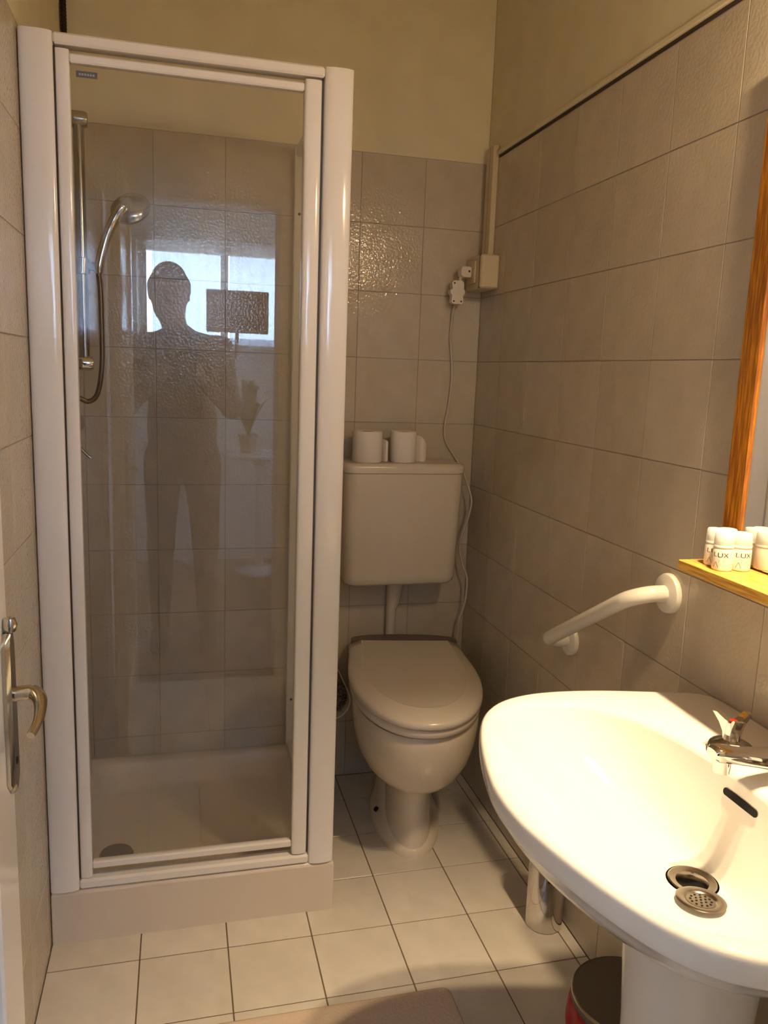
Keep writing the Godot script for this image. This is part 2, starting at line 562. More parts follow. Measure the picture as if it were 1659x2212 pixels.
func build_shower() -> void:
	var xr := -0.562
	var zt := 0.669
	# tray
	var tray := thing("shower_tray", "off-white shower tray with a tall smooth front step", "shower tray", Vector3((XL + xr) / 2, 0, zt / 2))
	var hx := (xr - XL) / 2 - 0.001
	var hz := zt / 2 - 0.001
	var b := MB.new()
	b.loft([rrect(0, 0, hx, hz, 0.004, 0), rrect(0, 0, hx, hz, 0.004, 0.125), rrect(0, 0, hx - 0.002, hz - 0.002, 0.006, 0.132), rrect(0, 0, hx - 0.008, hz - 0.008, 0.008, 0.135),
		rrect(0, 0, hx - 0.042, hz - 0.042, 0.03, 0.135), rrect(0, 0, hx - 0.05, hz - 0.05, 0.04, 0.128), rrect(0, 0, hx - 0.075, hz - 0.075, 0.06, 0.07), rrect(0, 0, hx - 0.09, hz - 0.09, 0.06, 0.06), rrect(0, 0, 0.03, 0.03, 0.02, 0.055)], true, true, [1])
	put("basin", b, M.acrylic, tray)
	var dr := MB.new()
	dr.lathe([Vector2(0.040, 0.055), Vector2(0.044, 0.064), Vector2(0.040, 0.070), Vector2(0.02, 0.073), Vector2(0.0, 0.073)], 28, Transform3D(Basis(), Vector3(-1.105 - tray.position.x, 0, 0.425 - tray.position.z)))
	put("drain_cover", dr, M.dull_chrome, tray)
	# fixed frame
	var fr := thing("shower_enclosure", "white shower enclosure with bowed posts and side pane standing on the tray", "shower enclosure")
	var y0 := 0.1352
	upright("post", XL + 0.001, -1.168, 0.628, 0.672, y0, 1.985, M.frame_white, fr)
	upright("post", -0.629, -0.566, 0.628, 0.672, y0, 1.985, M.frame_white, fr)
	put("top_rail", boxmb(Vector3(-1.168, 1.963, 0.632), Vector3(-0.629, 1.985, 0.668), 0.004), M.frame_white, fr)
	put("bottom_rail", boxmb(Vector3(-1.168, y0, 0.634), Vector3(-0.629, 0.160, 0.669), 0.005), M.frame_white, fr)
	put("wall_channel", boxmb(Vector3(-0.604, y0, 0.002), Vector3(-0.572, 1.985, 0.034), 0.003), M.frame_white, fr)
	put("side_rail", boxmb(Vector3(-0.602, 1.958, 0.034), Vector3(-0.574, 1.985, 0.628), 0.003), M.frame_white, fr)
	put("side_rail", boxmb(Vector3(-0.602, y0, 0.034), Vector3(-0.574, 0.160, 0.628), 0.003), M.frame_white, fr)
	put("side_pane", boxmb(Vector3(-0.590, 0.158, 0.030), Vector3(-0.586, 1.960, 0.630)), M.shower_glass, fr)
	for y in [1.80, 0.30]:
		var s := MB.new()
		s.lathe([Vector2(0.004, 0), Vector2(0.004, 0.0015), Vector2(0.0, 0.002)], 12, Transform3D(Basis(Vector3.RIGHT, PI / 2), Vector3(-0.59, y, 0.0335)))
		put("screw", s, M.seam, fr)
	# door
	var dz0 := 0.640
	var dz1 := 0.664
	var door := thing("shower_door", "white framed clear glass pivot door of the shower", "shower door")
	upright("stile", -1.1655, -1.139, dz0, dz1, 0.162, 1.957, M.frame_white, door)
	upright("stile", -0.671, -0.6345, dz0, dz1 + 0.004, 0.164, 1.957, M.frame_white, door)
	put("rail", boxmb(Vector3(-1.139, 1.934, dz0 + 0.002), Vector3(-0.671, 1.951, dz1 - 0.002), 0.003), M.frame_white, door)
	put("rail", boxmb(Vector3(-1.139, 0.181, dz0 + 0.002), Vector3(-0.671, 0.199, dz1 - 0.002), 0.003), M.frame_white, door)
	put("door_pane", boxmb(Vector3(-1.141, 0.197, 0.650), Vector3(-0.669, 1.936, 0.654)), M.shower_glass, door)
	var st := put("sticker", boxmb(Vector3(-1.127, 1.910, 0.6542), Vector3(-1.087, 1.922, 0.6546)), M.sticker, door)
	var line := MB.new()
	for i in 6:
		line.box(Vector3(-1.120 + i * 0.0052, 1.9158, 0.6547), Vector3(0.0036, 0.004, 0.0002))
	put("print", line, M.sticker_print, st)
	put("seal", boxmb(Vector3(-1.1680, 0.162, 0.646), Vector3(-1.1656, 1.96, 0.662)), M.seam, door)
	put("seal", boxmb(Vector3(-0.6340, 0.165, 0.640), Vector3(-0.6295, 1.96, 0.655)), M.sticker, door)
	# riser rail with sliding hand shower, on the left wall
	var bx := -1.163
	var bz := 0.30
	var rail := thing("shower_riser_rail", "chrome riser rail with end brackets on the shower's left wall", "shower rail", Vector3(XL, 1.35, bz))
	var rb := MB.new()
	rb.tube([Vector3(bx - XL, 0.01, 0), Vector3(bx - XL, 0.585, 0)], 0.0125, 20)
	put("bar", rb, M.dull_chrome, rail)
	for k in 2:
		var y := [0.0, 0.575][k] as float
		var br := MB.new()
		br.lathe([Vector2(0.017, 0.0), Vector2(0.019, 0.004), Vector2(0.019, 0.082), Vector2(0.016, 0.090), Vector2(0.0, 0.091)], 24, Transform3D(Basis(Vector3.FORWARD, PI / 2), Vector3(0.0005, y, 0)))
		put("bracket", br, M.dull_chrome if k else M.chrome, rail)
	var sl := MB.new()
	sl.lathe([Vector2(0.014, -0.02), Vector2(0.019, -0.018), Vector2(0.019, 0.018), Vector2(0.014, 0.02)], 20, Transform3D(Basis(), Vector3(bx - XL, 0.235, 0)))
	sl.tube([Vector3(bx - XL, 0.238, 0.0), Vector3(bx - XL + 0.022, 0.236, 0.008), Vector3(bx - XL + 0.036, 0.232, 0.012)], [0.013, 0.011, 0.012], 14)
	put("slider", sl, M.dull_chrome, rail)
	var hd := thing("hand_shower", "chrome hand shower with a round head resting in the slider", "hand shower")
	var h0 := Vector3(-1.124, 1.568, 0.315)
	var h1 := Vector3(-1.119, 1.60, 0.315)
	var h2 := Vector3(-1.083, 1.70, 0.318)
	var h3 := Vector3(-1.062, 1.732, 0.32)
	var hb := MB.new()
	hb.tube(catmull([h0, h1, Vector3(-1.103, 1.655, 0.316), h2, h3], 6), [0.008, 0.0095, 0.0105, 0.011, 0.0115, 0.0115, 0.0115, 0.0115, 0.0115, 0.0115, 0.0115, 0.0115, 0.0115, 0.0118, 0.012, 0.012, 0.0125, 0.013, 0.013, 0.013, 0.0135, 0.014, 0.014, 0.014, 0.013], 16)
	put("handle", hb, M.chrome, hd)
	var dn := Vector3(0.25, -0.62, -0.74).normalized()
	var bas := Basis(Quaternion(Vector3.UP, -dn))
	var hc := MB.new()
	hc.lathe([Vector2(0.041, -0.008), Vector2(0.047, -0.003), Vector2(0.0495, 0.004), Vector2(0.047, 0.012), Vector2(0.038, 0.020), Vector2(0.022, 0.026), Vector2(0.0, 0.028)], 36, Transform3D(bas, Vector3(-1.046, 1.728, 0.292)))
	put("head", hc, M.brass_chrome, hd)
	var face := MB.new()
	face.lathe([Vector2(0.040, -0.0095), Vector2(0.040, -0.0075)], 36, Transform3D(bas, Vector3(-1.046, 1.728, 0.292)))
	put("spray_face", face, M.sticker, hd)
	var hose := thing("shower_hose", "flexible bronze-toned metal shower hose looping down to the mixer", "hose")
	var hp := catmull([h0, Vector3(-1.121, 1.53, 0.313), Vector3(-1.120, 1.43, 0.312), Vector3(-1.122, 1.34, 0.312), Vector3(-1.134, 1.275, 0.312), Vector3(-1.155, 1.255, 0.314), Vector3(-1.178, 1.262, 0.320), Vector3(-1.192, 1.245, 0.328), Vector3(-1.196, 1.215, 0.33)], 10)
	put("hose_sleeve", corrugated(hp, 0.0058, 0.0068, 0.0052, 12), M.bronze_hose, hose)
	# mixer
	var mx := thing("shower_mixer", "small chrome shower mixer with a thin lever on the left wall", "mixer", Vector3(XL, 1.2, 0.33))
	put("body", boxmb(Vector3(0.001, -0.022, -0.06), Vector3(0.062, 0.018, 0.06), 0.008), M.dull_chrome, mx)
	var lv := MB.new()
	lv.tube(catmull([Vector3(0.045, -0.02, 0.0), Vector3(0.055, -0.055, 0.01), Vector3(0.074, -0.078, 0.012), Vector3(0.082, -0.085, 0.012)], 5), 0.004, 10)
	put("lever", lv, M.dull_chrome, mx)
	# flexible conduit in the corner above the shower
	var cd := thing("flexible_conduit", "dark corrugated metal conduit dropping from the ceiling in the corner", "conduit")
	put("conduit_sleeve", corrugated([Vector3(-1.2235, CEIL, 0.0095), Vector3(-1.2235, 1.30, 0.0095)], 0.0068, 0.0082, 0.0085, 12), M.dark_hose, cd)
	put("ceiling_ferrule", boxmb(Vector3(-1.2329, CEIL - 0.02, 0.0002), Vector3(-1.214, CEIL, 0.019), 0.002), M.dark_hose, cd)

# ------------------------------------------------------------------ toilet
func dring(hw: float, zb: float, zf: float, y: float, back := 0.93, mid := 0.40, n := 22) -> PackedVector3Array:
	# a D in plan: straight back edge, rounded front; counter-clockwise seen from above
	var right := []
	for i in n + 1:
		var s := 1.0 - cos(PI / 2 * i / n)
		s = 1.0 - pow(1.0 - float(i) / n, 1.8)
		var w := 1.0
		if s < mid:
			w = lerpf(back, 1.0, smoothstep(0, 1, s / mid))
		else:
			w = pow(maxf(0.0, 1.0 - pow((s - mid) / (1.0 - mid), 2.1)), 1.0 / 2.1)
		right.append(Vector2(hw * w, lerpf(zb, zf, s)))
	var p := PackedVector3Array()
	for i in range(n, -1, -1):           # front tip round the right side to the back
		p.append(Vector3(right[i].x, y, right[i].y))
	for i in range(1, 6):
		p.append(Vector3(lerpf(right[0].x, -right[0].x, i / 6.0), y, zb))
	for i in n:
		p.append(Vector3(-right[i].x, y, right[i].y))
	return p

func build_toilet() -> void:
	var T := thing("toilet", "off-white floor-standing toilet with its lid closed", "toilet", Vector3(-0.235, 0, 0.09), deg_to_rad(-9))
	var b := MB.new()
	var lv := [[0.0, 0.076, 0.05, 0.412], [0.03, 0.072, 0.06, 0.408], [0.09, 0.066, 0.08, 0.402], [0.16, 0.065, 0.09, 0.402], [0.196, 0.070, 0.09, 0.408], [0.208, 0.084, 0.09, 0.425], [0.222, 0.106, 0.09, 0.460], [0.242, 0.128, 0.085, 0.496], [0.272, 0.149, 0.08, 0.530], [0.315, 0.166, 0.07, 0.558], [0.36, 0.175, 0.06, 0.575], [0.40, 0.179, 0.055, 0.584], [0.432, 0.180, 0.05, 0.586], [0.440, 0.177, 0.05, 0.582]]
	var rings := []
	for l in lv:
		rings.append(dring(l[1], l[2], l[3], l[0], 0.85, 0.45))
	b.loft(rings, true, true, [13])
	put("bowl", b, M.toilet_ceramic, T)
	var ft := MB.new()
	rings = []
	for l in [[0.0, 0.106, 0.0, 0.418], [0.012, 0.106, 0.0, 0.418], [0.022, 0.102, 0.0, 0.412], [0.034, 0.094, 0.0, 0.385], [0.06, 0.088, 0.0, 0.33], [0.12, 0.080, 0.0, 0.285], [0.20, 0.070, 0.005, 0.25], [0.30, 0.07, 0.01, 0.22], [0.40, 0.09, 0.01, 0.2], [0.445, 0.10, 0.01, 0.2]]:
		rings.append(dring(l[1], l[2], l[3], l[0], 0.8, 0.35))
	ft.loft(rings)
	put("foot", ft, M.toilet_ceramic, T)
	for s in [-1, 1]:
		var bh := MB.new()
		bh.lathe([Vector2(0.008, 0.0), Vector2(0.008, 0.006), Vector2(0.004, 0.009), Vector2(0.0, 0.009)], 14, Transform3D(Basis(Vector3.BACK, -s * 0.9), Vector3(s * 0.0905, 0.045, 0.235 if s < 0 else 0.10)))
		put("bolt_cap", bh, M.black, T)
	var seat := MB.new()
	rings = []
	for l in [[0.445, 0.181, 0.03, 0.590], [0.450, 0.1865, 0.026, 0.599], [0.464, 0.1875, 0.026, 0.602], [0.4705, 0.185, 0.028, 0.598]]:
		rings.append(dring(l[1], l[2], l[3], l[0], 0.93, 0.40))
	seat.loft(rings)
	put("seat", seat, M.toilet_plastic, T)
	var lid := MB.new()
	rings = []
	for l in [[0.4735, 0.187, 0.022, 0.603], [0.477, 0.1905, 0.020, 0.609], [0.486, 0.191, 0.020, 0.610], [0.492, 0.1895, 0.020, 0.607], [0.497, 0.184, 0.021, 0.599], [0.5015, 0.174, 0.022, 0.584], [0.5055, 0.163, 0.023, 0.567], [0.5085, 0.154, 0.024, 0.554], [0.5095, 0.149, 0.024, 0.546], [0.5090, 0.146, 0.024, 0.542]]:
		rings.append(dring(l[1], l[2], l[3], l[0], 0.935, 0.40))
	lid.loft(rings, true, true, [8])
	put("lid", lid, M.toilet_plastic, T)
	# crescent strip behind the lid, in a much darker tone than the lid
	var pl := PackedVector2Array()
	for i in 25:
		var t := PI * i / 24.0
		pl.append(Vector2(0.172 * cos(t) * (1.0 if absf(cos(t)) < 0.8 else 1.0), -0.066 * pow(sin(t), 0.55)))
	var hg := MB.new()
	hg.extrude(pl, 0.0, 0.018, Transform3D(Basis(Vector3(1, 0, 0), Vector3(0, 0, 1), Vector3(0, 1, 0)), Vector3(0, 0.488, 0.018)))
	put("hinge_cover", hg, M.rear_strip_plastic, T)
	put("rear_shelf", boxmb(Vector3(-0.12, 0.40, -0.012), Vector3(0.12, 0.487, 0.05), 0.012), M.toilet_ceramic, T)
	# cistern
	var C := thing("cistern", "large off-white plastic flushing cistern hung on the back wall", "cistern", Vector3(-0.268, 0.70, 0.0))
	var cb := MB.new()
	rings = []
	for l in [[0.0, 0.155, 0.130], [0.004, 0.168, 0.145], [0.012, 0.176, 0.153], [0.03, 0.179, 0.157], [0.20, 0.184, 0.161], [0.354, 0.188, 0.164]]:
		rings.append(rrect(0, l[2] / 2 + 0.001, l[1], l[2] / 2, 0.035, l[0], 8))
	cb.loft(rings)
	put("tank", cb, M.cistern_plastic, C)
	var cl := MB.new()
	cl.loft([rrect(0, 0.0845, 0.190, 0.0835, 0.035, 0.3555, 8), rrect(0, 0.0845, 0.192, 0.0835, 0.035, 0.358, 8), rrect(0, 0.0845, 0.192, 0.0835, 0.035, 0.374, 8), rrect(0, 0.083, 0.188, 0.081, 0.035, 0.381, 8), rrect(0, 0.082, 0.178, 0.073, 0.03, 0.384, 8)], true, true)
	put("tank_lid", cl, M.cistern_plastic, C)
	var fp := MB.new()
	fp.tube([Vector3(0.014, 0.01, 0.030), Vector3(0.013, -0.03, 0.030), Vector3(0.010, -0.08, 0.026), Vector3(0.006, -0.11, 0.0195), Vector3(0.006, -0.225, 0.0195), Vector3(0.006, -0.30, 0.0195), Vector3(0.006, -0.325, 0.028), Vector3(0.006, -0.335, 0.066)], [0.0265, 0.0265, 0.023, 0.0165, 0.0165, 0.0165, 0.0165, 0.0165], 18)
	put("flush_pipe", fp, M.cistern_plastic, C)
	# rolls of paper on the cistern
	for k in 2:
		var R := thing("toilet_roll", ["white toilet roll standing nearer the shower on the cistern lid", "white toilet roll with a loose sheet standing nearer the cable on the cistern lid"][k], "toilet roll", Vector3([-0.378, -0.264][k], 1.0842, [0.095, 0.092][k]), 0.0, "toilet rolls on the cistern")
		var r: float = [0.0455, 0.0405][k]
		var h: float = 0.094
		var rb := MB.new()
		rb.lathe([Vector2(0.021, h - 0.002), Vector2(r - 0.002, h), Vector2(r, h - 0.003), Vector2(r, 0.003), Vector2(r - 0.002, 0), Vector2(0.021, 0), Vector2(0.021, h - 0.002)], 40, Transform3D(), false, false)
		put("paper", rb, M.tissue, R)
		var core := MB.new()
		core.lathe([Vector2(0.0208, 0.0), Vector2(0.0208, h - 0.003), Vector2(0.0195, h - 0.003), Vector2(0.0195, 0.0), Vector2(0.0208, 0.0)], 28, Transform3D(), false, false)
		put("cardboard_tube", core, M.cardboard, R)
		var fl := MB.new()
		var top := PackedVector3Array()
		var bot := PackedVector3Array()
		for i in 11:
			var t := i / 10.0
			var p := Vector3(r * 0.98, 0, 0).lerp(Vector3([0.062, 0.072][k], 0, [0.012, 0.006][k]), t) + Vector3(0, 0, 0.018 * sin(t * PI * 0.9))
			var drop: float = [0.024, 0.010][k] + t * t * [0.01, 0.03][k]
			top.append(p + Vector3(0, h - drop, 0))
			bot.append(p + Vector3(0, 0.001 + t * 0.002, 0))
		fl.loft([bot, top], false, false, [], false, false)
		put("loose_sheet", fl, M.tissue, R)
	# white caddy on the wall beside the toilet
	var W := thing("brush_caddy", "white plastic teardrop caddy with grey bristle pad hung low beside the toilet", "caddy", Vector3(-0.452, 0.24, 0.0))
	var outline := []
	for i in 41:
		var t := TAU * i / 40.0 - PI / 2
		var yy := 0.085 + 0.088 * sin(t)
		var ww := 0.058 * absf(cos(t)) * (1.0 - 0.62 * smoothstep(0.03, 0.17, yy))
		outline.append(Vector2(ww * signf(cos(t)), yy))
	var rim := MB.new()
	for i in 40:
		var a: Vector2 = outline[i]
		var c: Vector2 = outline[i + 1]
		var ai := a * 0.93 + Vector2(0, 0.085 * 0.07)
		var ci := c * 0.93 + Vector2(0, 0.085 * 0.07)
		rim.quad(Vector3(a.x, a.y, 0.001), Vector3(c.x, c.y, 0.001), Vector3(c.x, c.y, 0.07), Vector3(a.x, a.y, 0.07), 1)
		rim.quad(Vector3(ci.x, ci.y, 0.001), Vector3(ai.x, ai.y, 0.001), Vector3(ai.x, ai.y, 0.07), Vector3(ci.x, ci.y, 0.07), 2)
		rim.quad(Vector3(a.x, a.y, 0.07), Vector3(c.x, c.y, 0.07), Vector3(ci.x, ci.y, 0.07), Vector3(ai.x, ai.y, 0.07), 3)
	put("rim", rim, M.nylon_white, W)
	var pp := PackedVector2Array()
	for i in 40:
		pp.append(outline[i] * 0.9 + Vector2(0, 0.0085))
	var pad := MB.new()
	pad.extrude(pp, 0.002, 0.03)
	put("backing", pad, M.bristle, W)
	var rng := RandomNumberGenerator.new()
	rng.seed = 3
	var tuft := MB.new()
	for i in 260:
		var p := Vector2(rng.randf_range(-0.05, 0.05), rng.randf_range(0.01, 0.16))
		if Geometry2D.is_point_in_polygon(p, pp):
			tuft.box(Vector3(p.x, p.y, 0.033), Vector3(0.004, 0.004, 0.012), 0.0, Transform3D(Basis(), Vector3.ZERO))
	tag(put("tufts", tuft, M.bristle, W), "", "", "", "stuff")

# ------------------------------------------------------------------ socket box, cable, trunking
func build_electrics() -> void:
	var tk := put("cable_trunking", boxmb(Vector3(-0.018, 1.7135, 0.032), Vector3(-0.0002, 2.035, 0.088), 0.002), M.box_plastic)
	tag(tk, "cream vertical cable trunking in the corner above the socket box", "trunking")
	put("cover_seam", boxmb(Vector3(-0.0182, 1.715, 0.0590), Vector3(-0.0178, 2.033, 0.0602)), M.seam, tk)
	var bx := thing("socket_box", "cream surface-mounted socket box in the corner over the cistern", "socket box", Vector3(-0.0285, 1.6145, 0.078))
	put("housing", boxmb(Vector3(-0.028, 0, -0.068), Vector3(0.0283, 0.0985, 0.045), 0.003), M.box_plastic, bx)
	put("cover", boxmb(Vector3(-0.029, 0.0005, 0.046), Vector3(0.0283, 0.098, 0.065), 0.004), M.box_plastic, bx)
	put("seam", boxmb(Vector3(-0.0285, 0.001, 0.0448), Vector3(0.028, 0.0975, 0.0462)), M.seam, bx)
	put("socket_face", boxmb(Vector3(-0.034, 0.018, -0.045), Vector3(-0.028, 0.084, 0.02), 0.002), M.box_plastic, bx)
	var pg := thing("mains_plug", "off-white mains plug pushed into the side of the socket box", "plug", Vector3(-0.080, 1.667, 0.060))
	var hp := PackedVector2Array([Vector2(-0.016, -0.010), Vector2(-0.010, -0.016), Vector2(0.014, -0.017), Vector2(0.016, -0.012), Vector2(0.016, 0.013), Vector2(0.008, 0.015), Vector2(-0.012, 0.014), Vector2(-0.017, 0.008)])
	var pb := MB.new()
	pb.extrude(hp, -0.016, 0.016)
	put("shell", pb, M.plug_plastic, pg)
	var sc := MB.new()
	sc.lathe([Vector2(0.0032, 0), Vector2(0.0032, 0.001), Vector2(0, 0.001)], 12, Transform3D(Basis(Vector3.RIGHT, PI / 2), Vector3(0.009, 0.001, 0.0162)))
	put("screw", sc, M.seam, pg)
	var ad := thing("plug_adapter", "off-white flat screw-cornered connector block hanging below the plug", "connector", Vector3(-0.098, 1.607, 0.045))
	var ap := PackedVector2Array([Vector2(-0.019, -0.032), Vector2(-0.012, -0.036), Vector2(0.014, -0.036), Vector2(0.019, -0.031), Vector2(0.017, -0.010), Vector2(0.023, -0.004), Vector2(0.023, 0.004), Vector2(0.019, 0.010), Vector2(0.019, 0.028), Vector2(0.012, 0.034), Vector2(-0.014, 0.034), Vector2(-0.020, 0.026), Vector2(-0.017, 0.010), Vector2(-0.024, 0.004), Vector2(-0.024, -0.004), Vector2(-0.018, -0.010)])
	var ab := MB.new()
	ab.extrude(ap, -0.012, 0.012)
	put("shell", ab, M.plug_plastic, ad)
	for p in [Vector2(-0.012, 0.026), Vector2(0.012, -0.028), Vector2(-0.012, -0.028)]:
		var s2 := MB.new()
		s2.lathe([Vector2(0.0028, 0), Vector2(0.0028, 0.001), Vector2(0, 0.001)], 12, Transform3D(Basis(Vector3.RIGHT, PI / 2), Vector3(p.x, p.y, 0.0122)))
		put("screw", s2, M.seam, ad)
	var lk := MB.new()
	lk.tube([Vector3(0.008, 0.030, 0.0), Vector3(0.010, 0.046, 0.008)], 0.005, 10)
	put("link", lk, M.plug_plastic, ad)
	var cb := MB.new()
	cb.tube(catmull([Vector3(-0.098, 1.574, 0.04), Vector3(-0.096, 1.55, 0.014), Vector3(-0.098, 1.47, 0.006), Vector3(-0.087, 1.37, 0.006), Vector3(-0.091, 1.27, 0.006), Vector3(-0.102, 1.19, 0.006), Vector3(-0.095, 1.14, 0.006), Vector3(-0.060, 1.088, 0.006), Vector3(-0.045, 1.06, 0.02), Vector3(-0.037, 1.025, 0.05),
		Vector3(-0.017, 0.957, 0.06), Vector3(-0.024, 0.903, 0.06), Vector3(-0.036, 0.86, 0.055), Vector3(-0.046, 0.80, 0.05), Vector3(-0.034, 0.741, 0.055), Vector3(-0.017, 0.693, 0.06), Vector3(-0.020, 0.614, 0.06), Vector3(-0.035, 0.551, 0.055), Vector3(-0.036, 0.495, 0.05), Vector3(-0.05, 0.36, 0.04), Vector3(-0.06, 0.25, 0.02), Vector3(-0.06, 0.2, 0.006)], 8), 0.0036, 8)
	tag(put("power_cable", cb, M.cable_white), "thin white power cable hanging down behind the cistern", "cable")

# ------------------------------------------------------------------ washbasin
const BZ := 1.572
const RIMY := 0.802
func rim_r(th: float) -> float:      # outer outline of the basin in polar form about (-0.28, BZ); th = 0 points to the wall
	var half := [Vector2(-0.524, 0.0), Vector2(-0.522, 0.045), Vector2(-0.512, 0.095), Vector2(-0.499, 0.145), Vector2(-0.486, 0.187), Vector2(-0.466, 0.238), Vector2(-0.449, 0.268), Vector2(-0.428, 0.294), Vector2(-0.40, 0.316), Vector2(-0.37, 0.330), Vector2(-0.33, 0.339), Vector2(-0.29, 0.341), Vector2(-0.25, 0.339), Vector2(-0.19, 0.331), Vector2(-0.11, 0.312), Vector2(-0.05, 0.298), Vector2(-0.012, 0.289), Vector2(-0.003, 0.284), Vector2(-0.001, 0.276), Vector2(-0.001, 0.0)]
	var d := Vector2(cos(th), absf(sin(th)))
	for i in half.size() - 1:
		var hit = Geometry2D.segment_intersects_segment(Vector2.ZERO, d * 2.0, half[i] - Vector2(-0.28, 0), half[i + 1] - Vector2(-0.28, 0))
		if hit != null:
			return hit.length()
	return 0.28 if d.x > 0 else 0.244

func bowl_r(th: float) -> Vector2:   # inner edge of the bowl, superellipse about (-0.328, BZ)
	var n := 2.35
	var c := cos(th)
	var s := sin(th)
	var r := pow(pow(absf(c) / 0.170, n) + pow(absf(s) / 0.292, n), -1.0 / n)
	return Vector2(-0.328 + r * c, r * s)

func build_basin() -> void:
	var W := thing("washbasin", "wide white porcelain washbasin on a pedestal, brightly lit", "washbasin")
	var N := 128
	var outer := []
	var inner := []
	for j in N:
		var th := TAU * j / N
		var r := rim_r(th)
		outer.append(Vector2(-0.28 + r * cos(th), r * sin(th)))
		var ti := atan2(outer[j].y, outer[j].x + 0.328)
		inner.append(bowl_r(ti))
	# light smoothing of the outline
	for it in 2:
		var o2 := []
		for j in N:
			var a: Vector2 = outer[(j + N - 1) % N]
			var c: Vector2 = outer[(j + 1) % N]
			var p: Vector2 = outer[j] * 0.5 + (a + c) * 0.25
			o2.append(Vector2(minf(p.x, -0.001), p.y))
		outer = o2
	var rings := []
	var put_ring := func(f: Callable, y):
		var r := PackedVector3Array()
		for j in N:
			var p: Vector2 = f.call(j)
			r.append(Vector3(p.x, y if y is float else y.call(j), BZ - p.y))
		rings.append(r)
	var inset := func(j: int, d: float) -> Vector2:
		var c := Vector2(-0.28, 0)
		var p: Vector2 = outer[j]
		return p + (c - p).normalized() * d
	var drain := Vector2(-0.234, -0.016)
	var under := func(j: int, s: float) -> Vector2:      # underside, shrinking towards the pedestal
		var t := TAU * j / N
		var ped := Vector2(-0.205 + 0.115 * cos(t), 0.085 * sin(t))
		var p: Vector2 = outer[j]
		var q := ped.lerp(p, s)
		return q
	for l in [[0.10, 0.62], [0.28, 0.635], [0.50, 0.66], [0.68, 0.692], [0.82, 0.722], [0.91, 0.746], [0.955, 0.762]]:
		put_ring.call(func(j): return under.call(j, l[0]), l[1])
	put_ring.call(func(j): return inset.call(j, 0.004), 0.768)
	put_ring.call(func(j): return inset.call(j, 0.001), 0.774)
	put_ring.call(func(j): return inset.call(j, 0.0), 0.782)
	put_ring.call(func(j): return inset.call(j, 0.0), 0.792)
	put_ring.call(func(j): return inset.call(j, 0.0015), 0.7985)
	put_ring.call(func(j): return inset.call(j, 0.005), 0.802)
	put_ring.call(func(j): return inset.call(j, 0.010), 0.803)
	var deck := func(s: float) -> Callable:
		return func(j): return inset.call(j, 0.010).lerp(inner[j], s)
	put_ring.call(deck.call(0.35), 0.8025)
	put_ring.call(deck.call(0.7), 0.801)
	put_ring.call(deck.call(0.9), 0.7985)
	put_ring.call(deck.call(1.0), 0.795)
	var yd := 0.660
	for s in [0.985, 0.965, 0.94, 0.90, 0.85, 0.78, 0.70, 0.60, 0.50, 0.40, 0.30, 0.2, 0.12, 0.06, 0.0]:
		put_ring.call(func(j):
			var t: float = TAU * j / N
			return (drain + Vector2(cos(t), sin(t)) * 0.036).lerp(inner[j], s),
			func(j):
				var far: float = clampf((inner[j].distance_to(drain) - 0.06) / 0.16, 0.0, 1.0)
				var f: float = pow(s, lerpf(1.55, 2.1, far)) * 0.88 + 0.12 * pow(s, 10.0)
				return yd + (0.795 - yd) * f)
	var b := MB.new()
	b.loft(rings, true, false, [7])
	put("bowl", b, M.porcelain, W)
	var pd := MB.new()
	var pr := []
	for l in [[0.0, 0.118, 0.092], [0.03, 0.116, 0.090], [0.10, 0.104, 0.080], [0.25, 0.096, 0.074], [0.42, 0.100, 0.076], [0.54, 0.108, 0.083], [0.60, 0.120, 0.095], [0.622, 0.128, 0.103]]:
		var r := PackedVector3Array()
		for j in 48:
			var t := TAU * j / 48
			r.append(Vector3(-0.205 + l[1] * cos(t), l[0], BZ - l[2] * sin(t)))
		pr.append(r)
	pd.loft(pr)
	put("pedestal", pd, M.porcelain, W)
	# overflow slot in the back of the bowl
	var ov := MB.new()
	var op := PackedVector2Array()
	for i in 24:
		var t := TAU * i / 24.0
		op.append(Vector2(0.030 * signf(cos(t)) * (1.0 if absf(cos(t)) > 0.01 else 0.0) + 0.0055 * cos(t), 0.0055 * sin(t)))
	# slot lies across the steep back wall of the bowl
	var tilt := Basis(Vector3(0, 0, -1), Vector3(0.19, 0.982, 0), Vector3(-0.982, 0.19, 0))
	ov.extrude(op, -0.004, 0.0014, Transform3D(tilt, Vector3(-0.1628, 0.769, BZ + 0.008)))
	put("overflow_slot", ov, M.hole, W)
	# waste fitting
	var ws := MB.new()
	ws.lathe([Vector2(0.0335, 0.0), Vector2(0.0335, 0.0022), Vector2(0.0315, 0.0032), Vector2(0.0225, 0.0008), Vector2(0.0195, -0.004), Vector2(0.0195, -0.03)], 36, Transform3D(Basis(), Vector3(drain.x, yd - 0.001, BZ - drain.y)), false, false)
	put("waste_flange", ws, M.dull_chrome, W)
	var wh := MB.new()
	wh.lathe([Vector2(0.0197, -0.012), Vector2(0.0197, -0.010)], 24, Transform3D(Basis(), Vector3(drain.x, yd, BZ - drain.y)))
	put("waste_hole", wh, M.hole, W)
	# loose strainer leaning on the waste
	var S := thing("drain_strainer", "loose chrome drain strainer lying beside the waste in the washbasin", "strainer", Vector3(-0.255, yd + 0.0058, BZ + 0.064))
	S.rotation = Vector3(-0.09, 0.0, -0.05)
	var sd := MB.new()
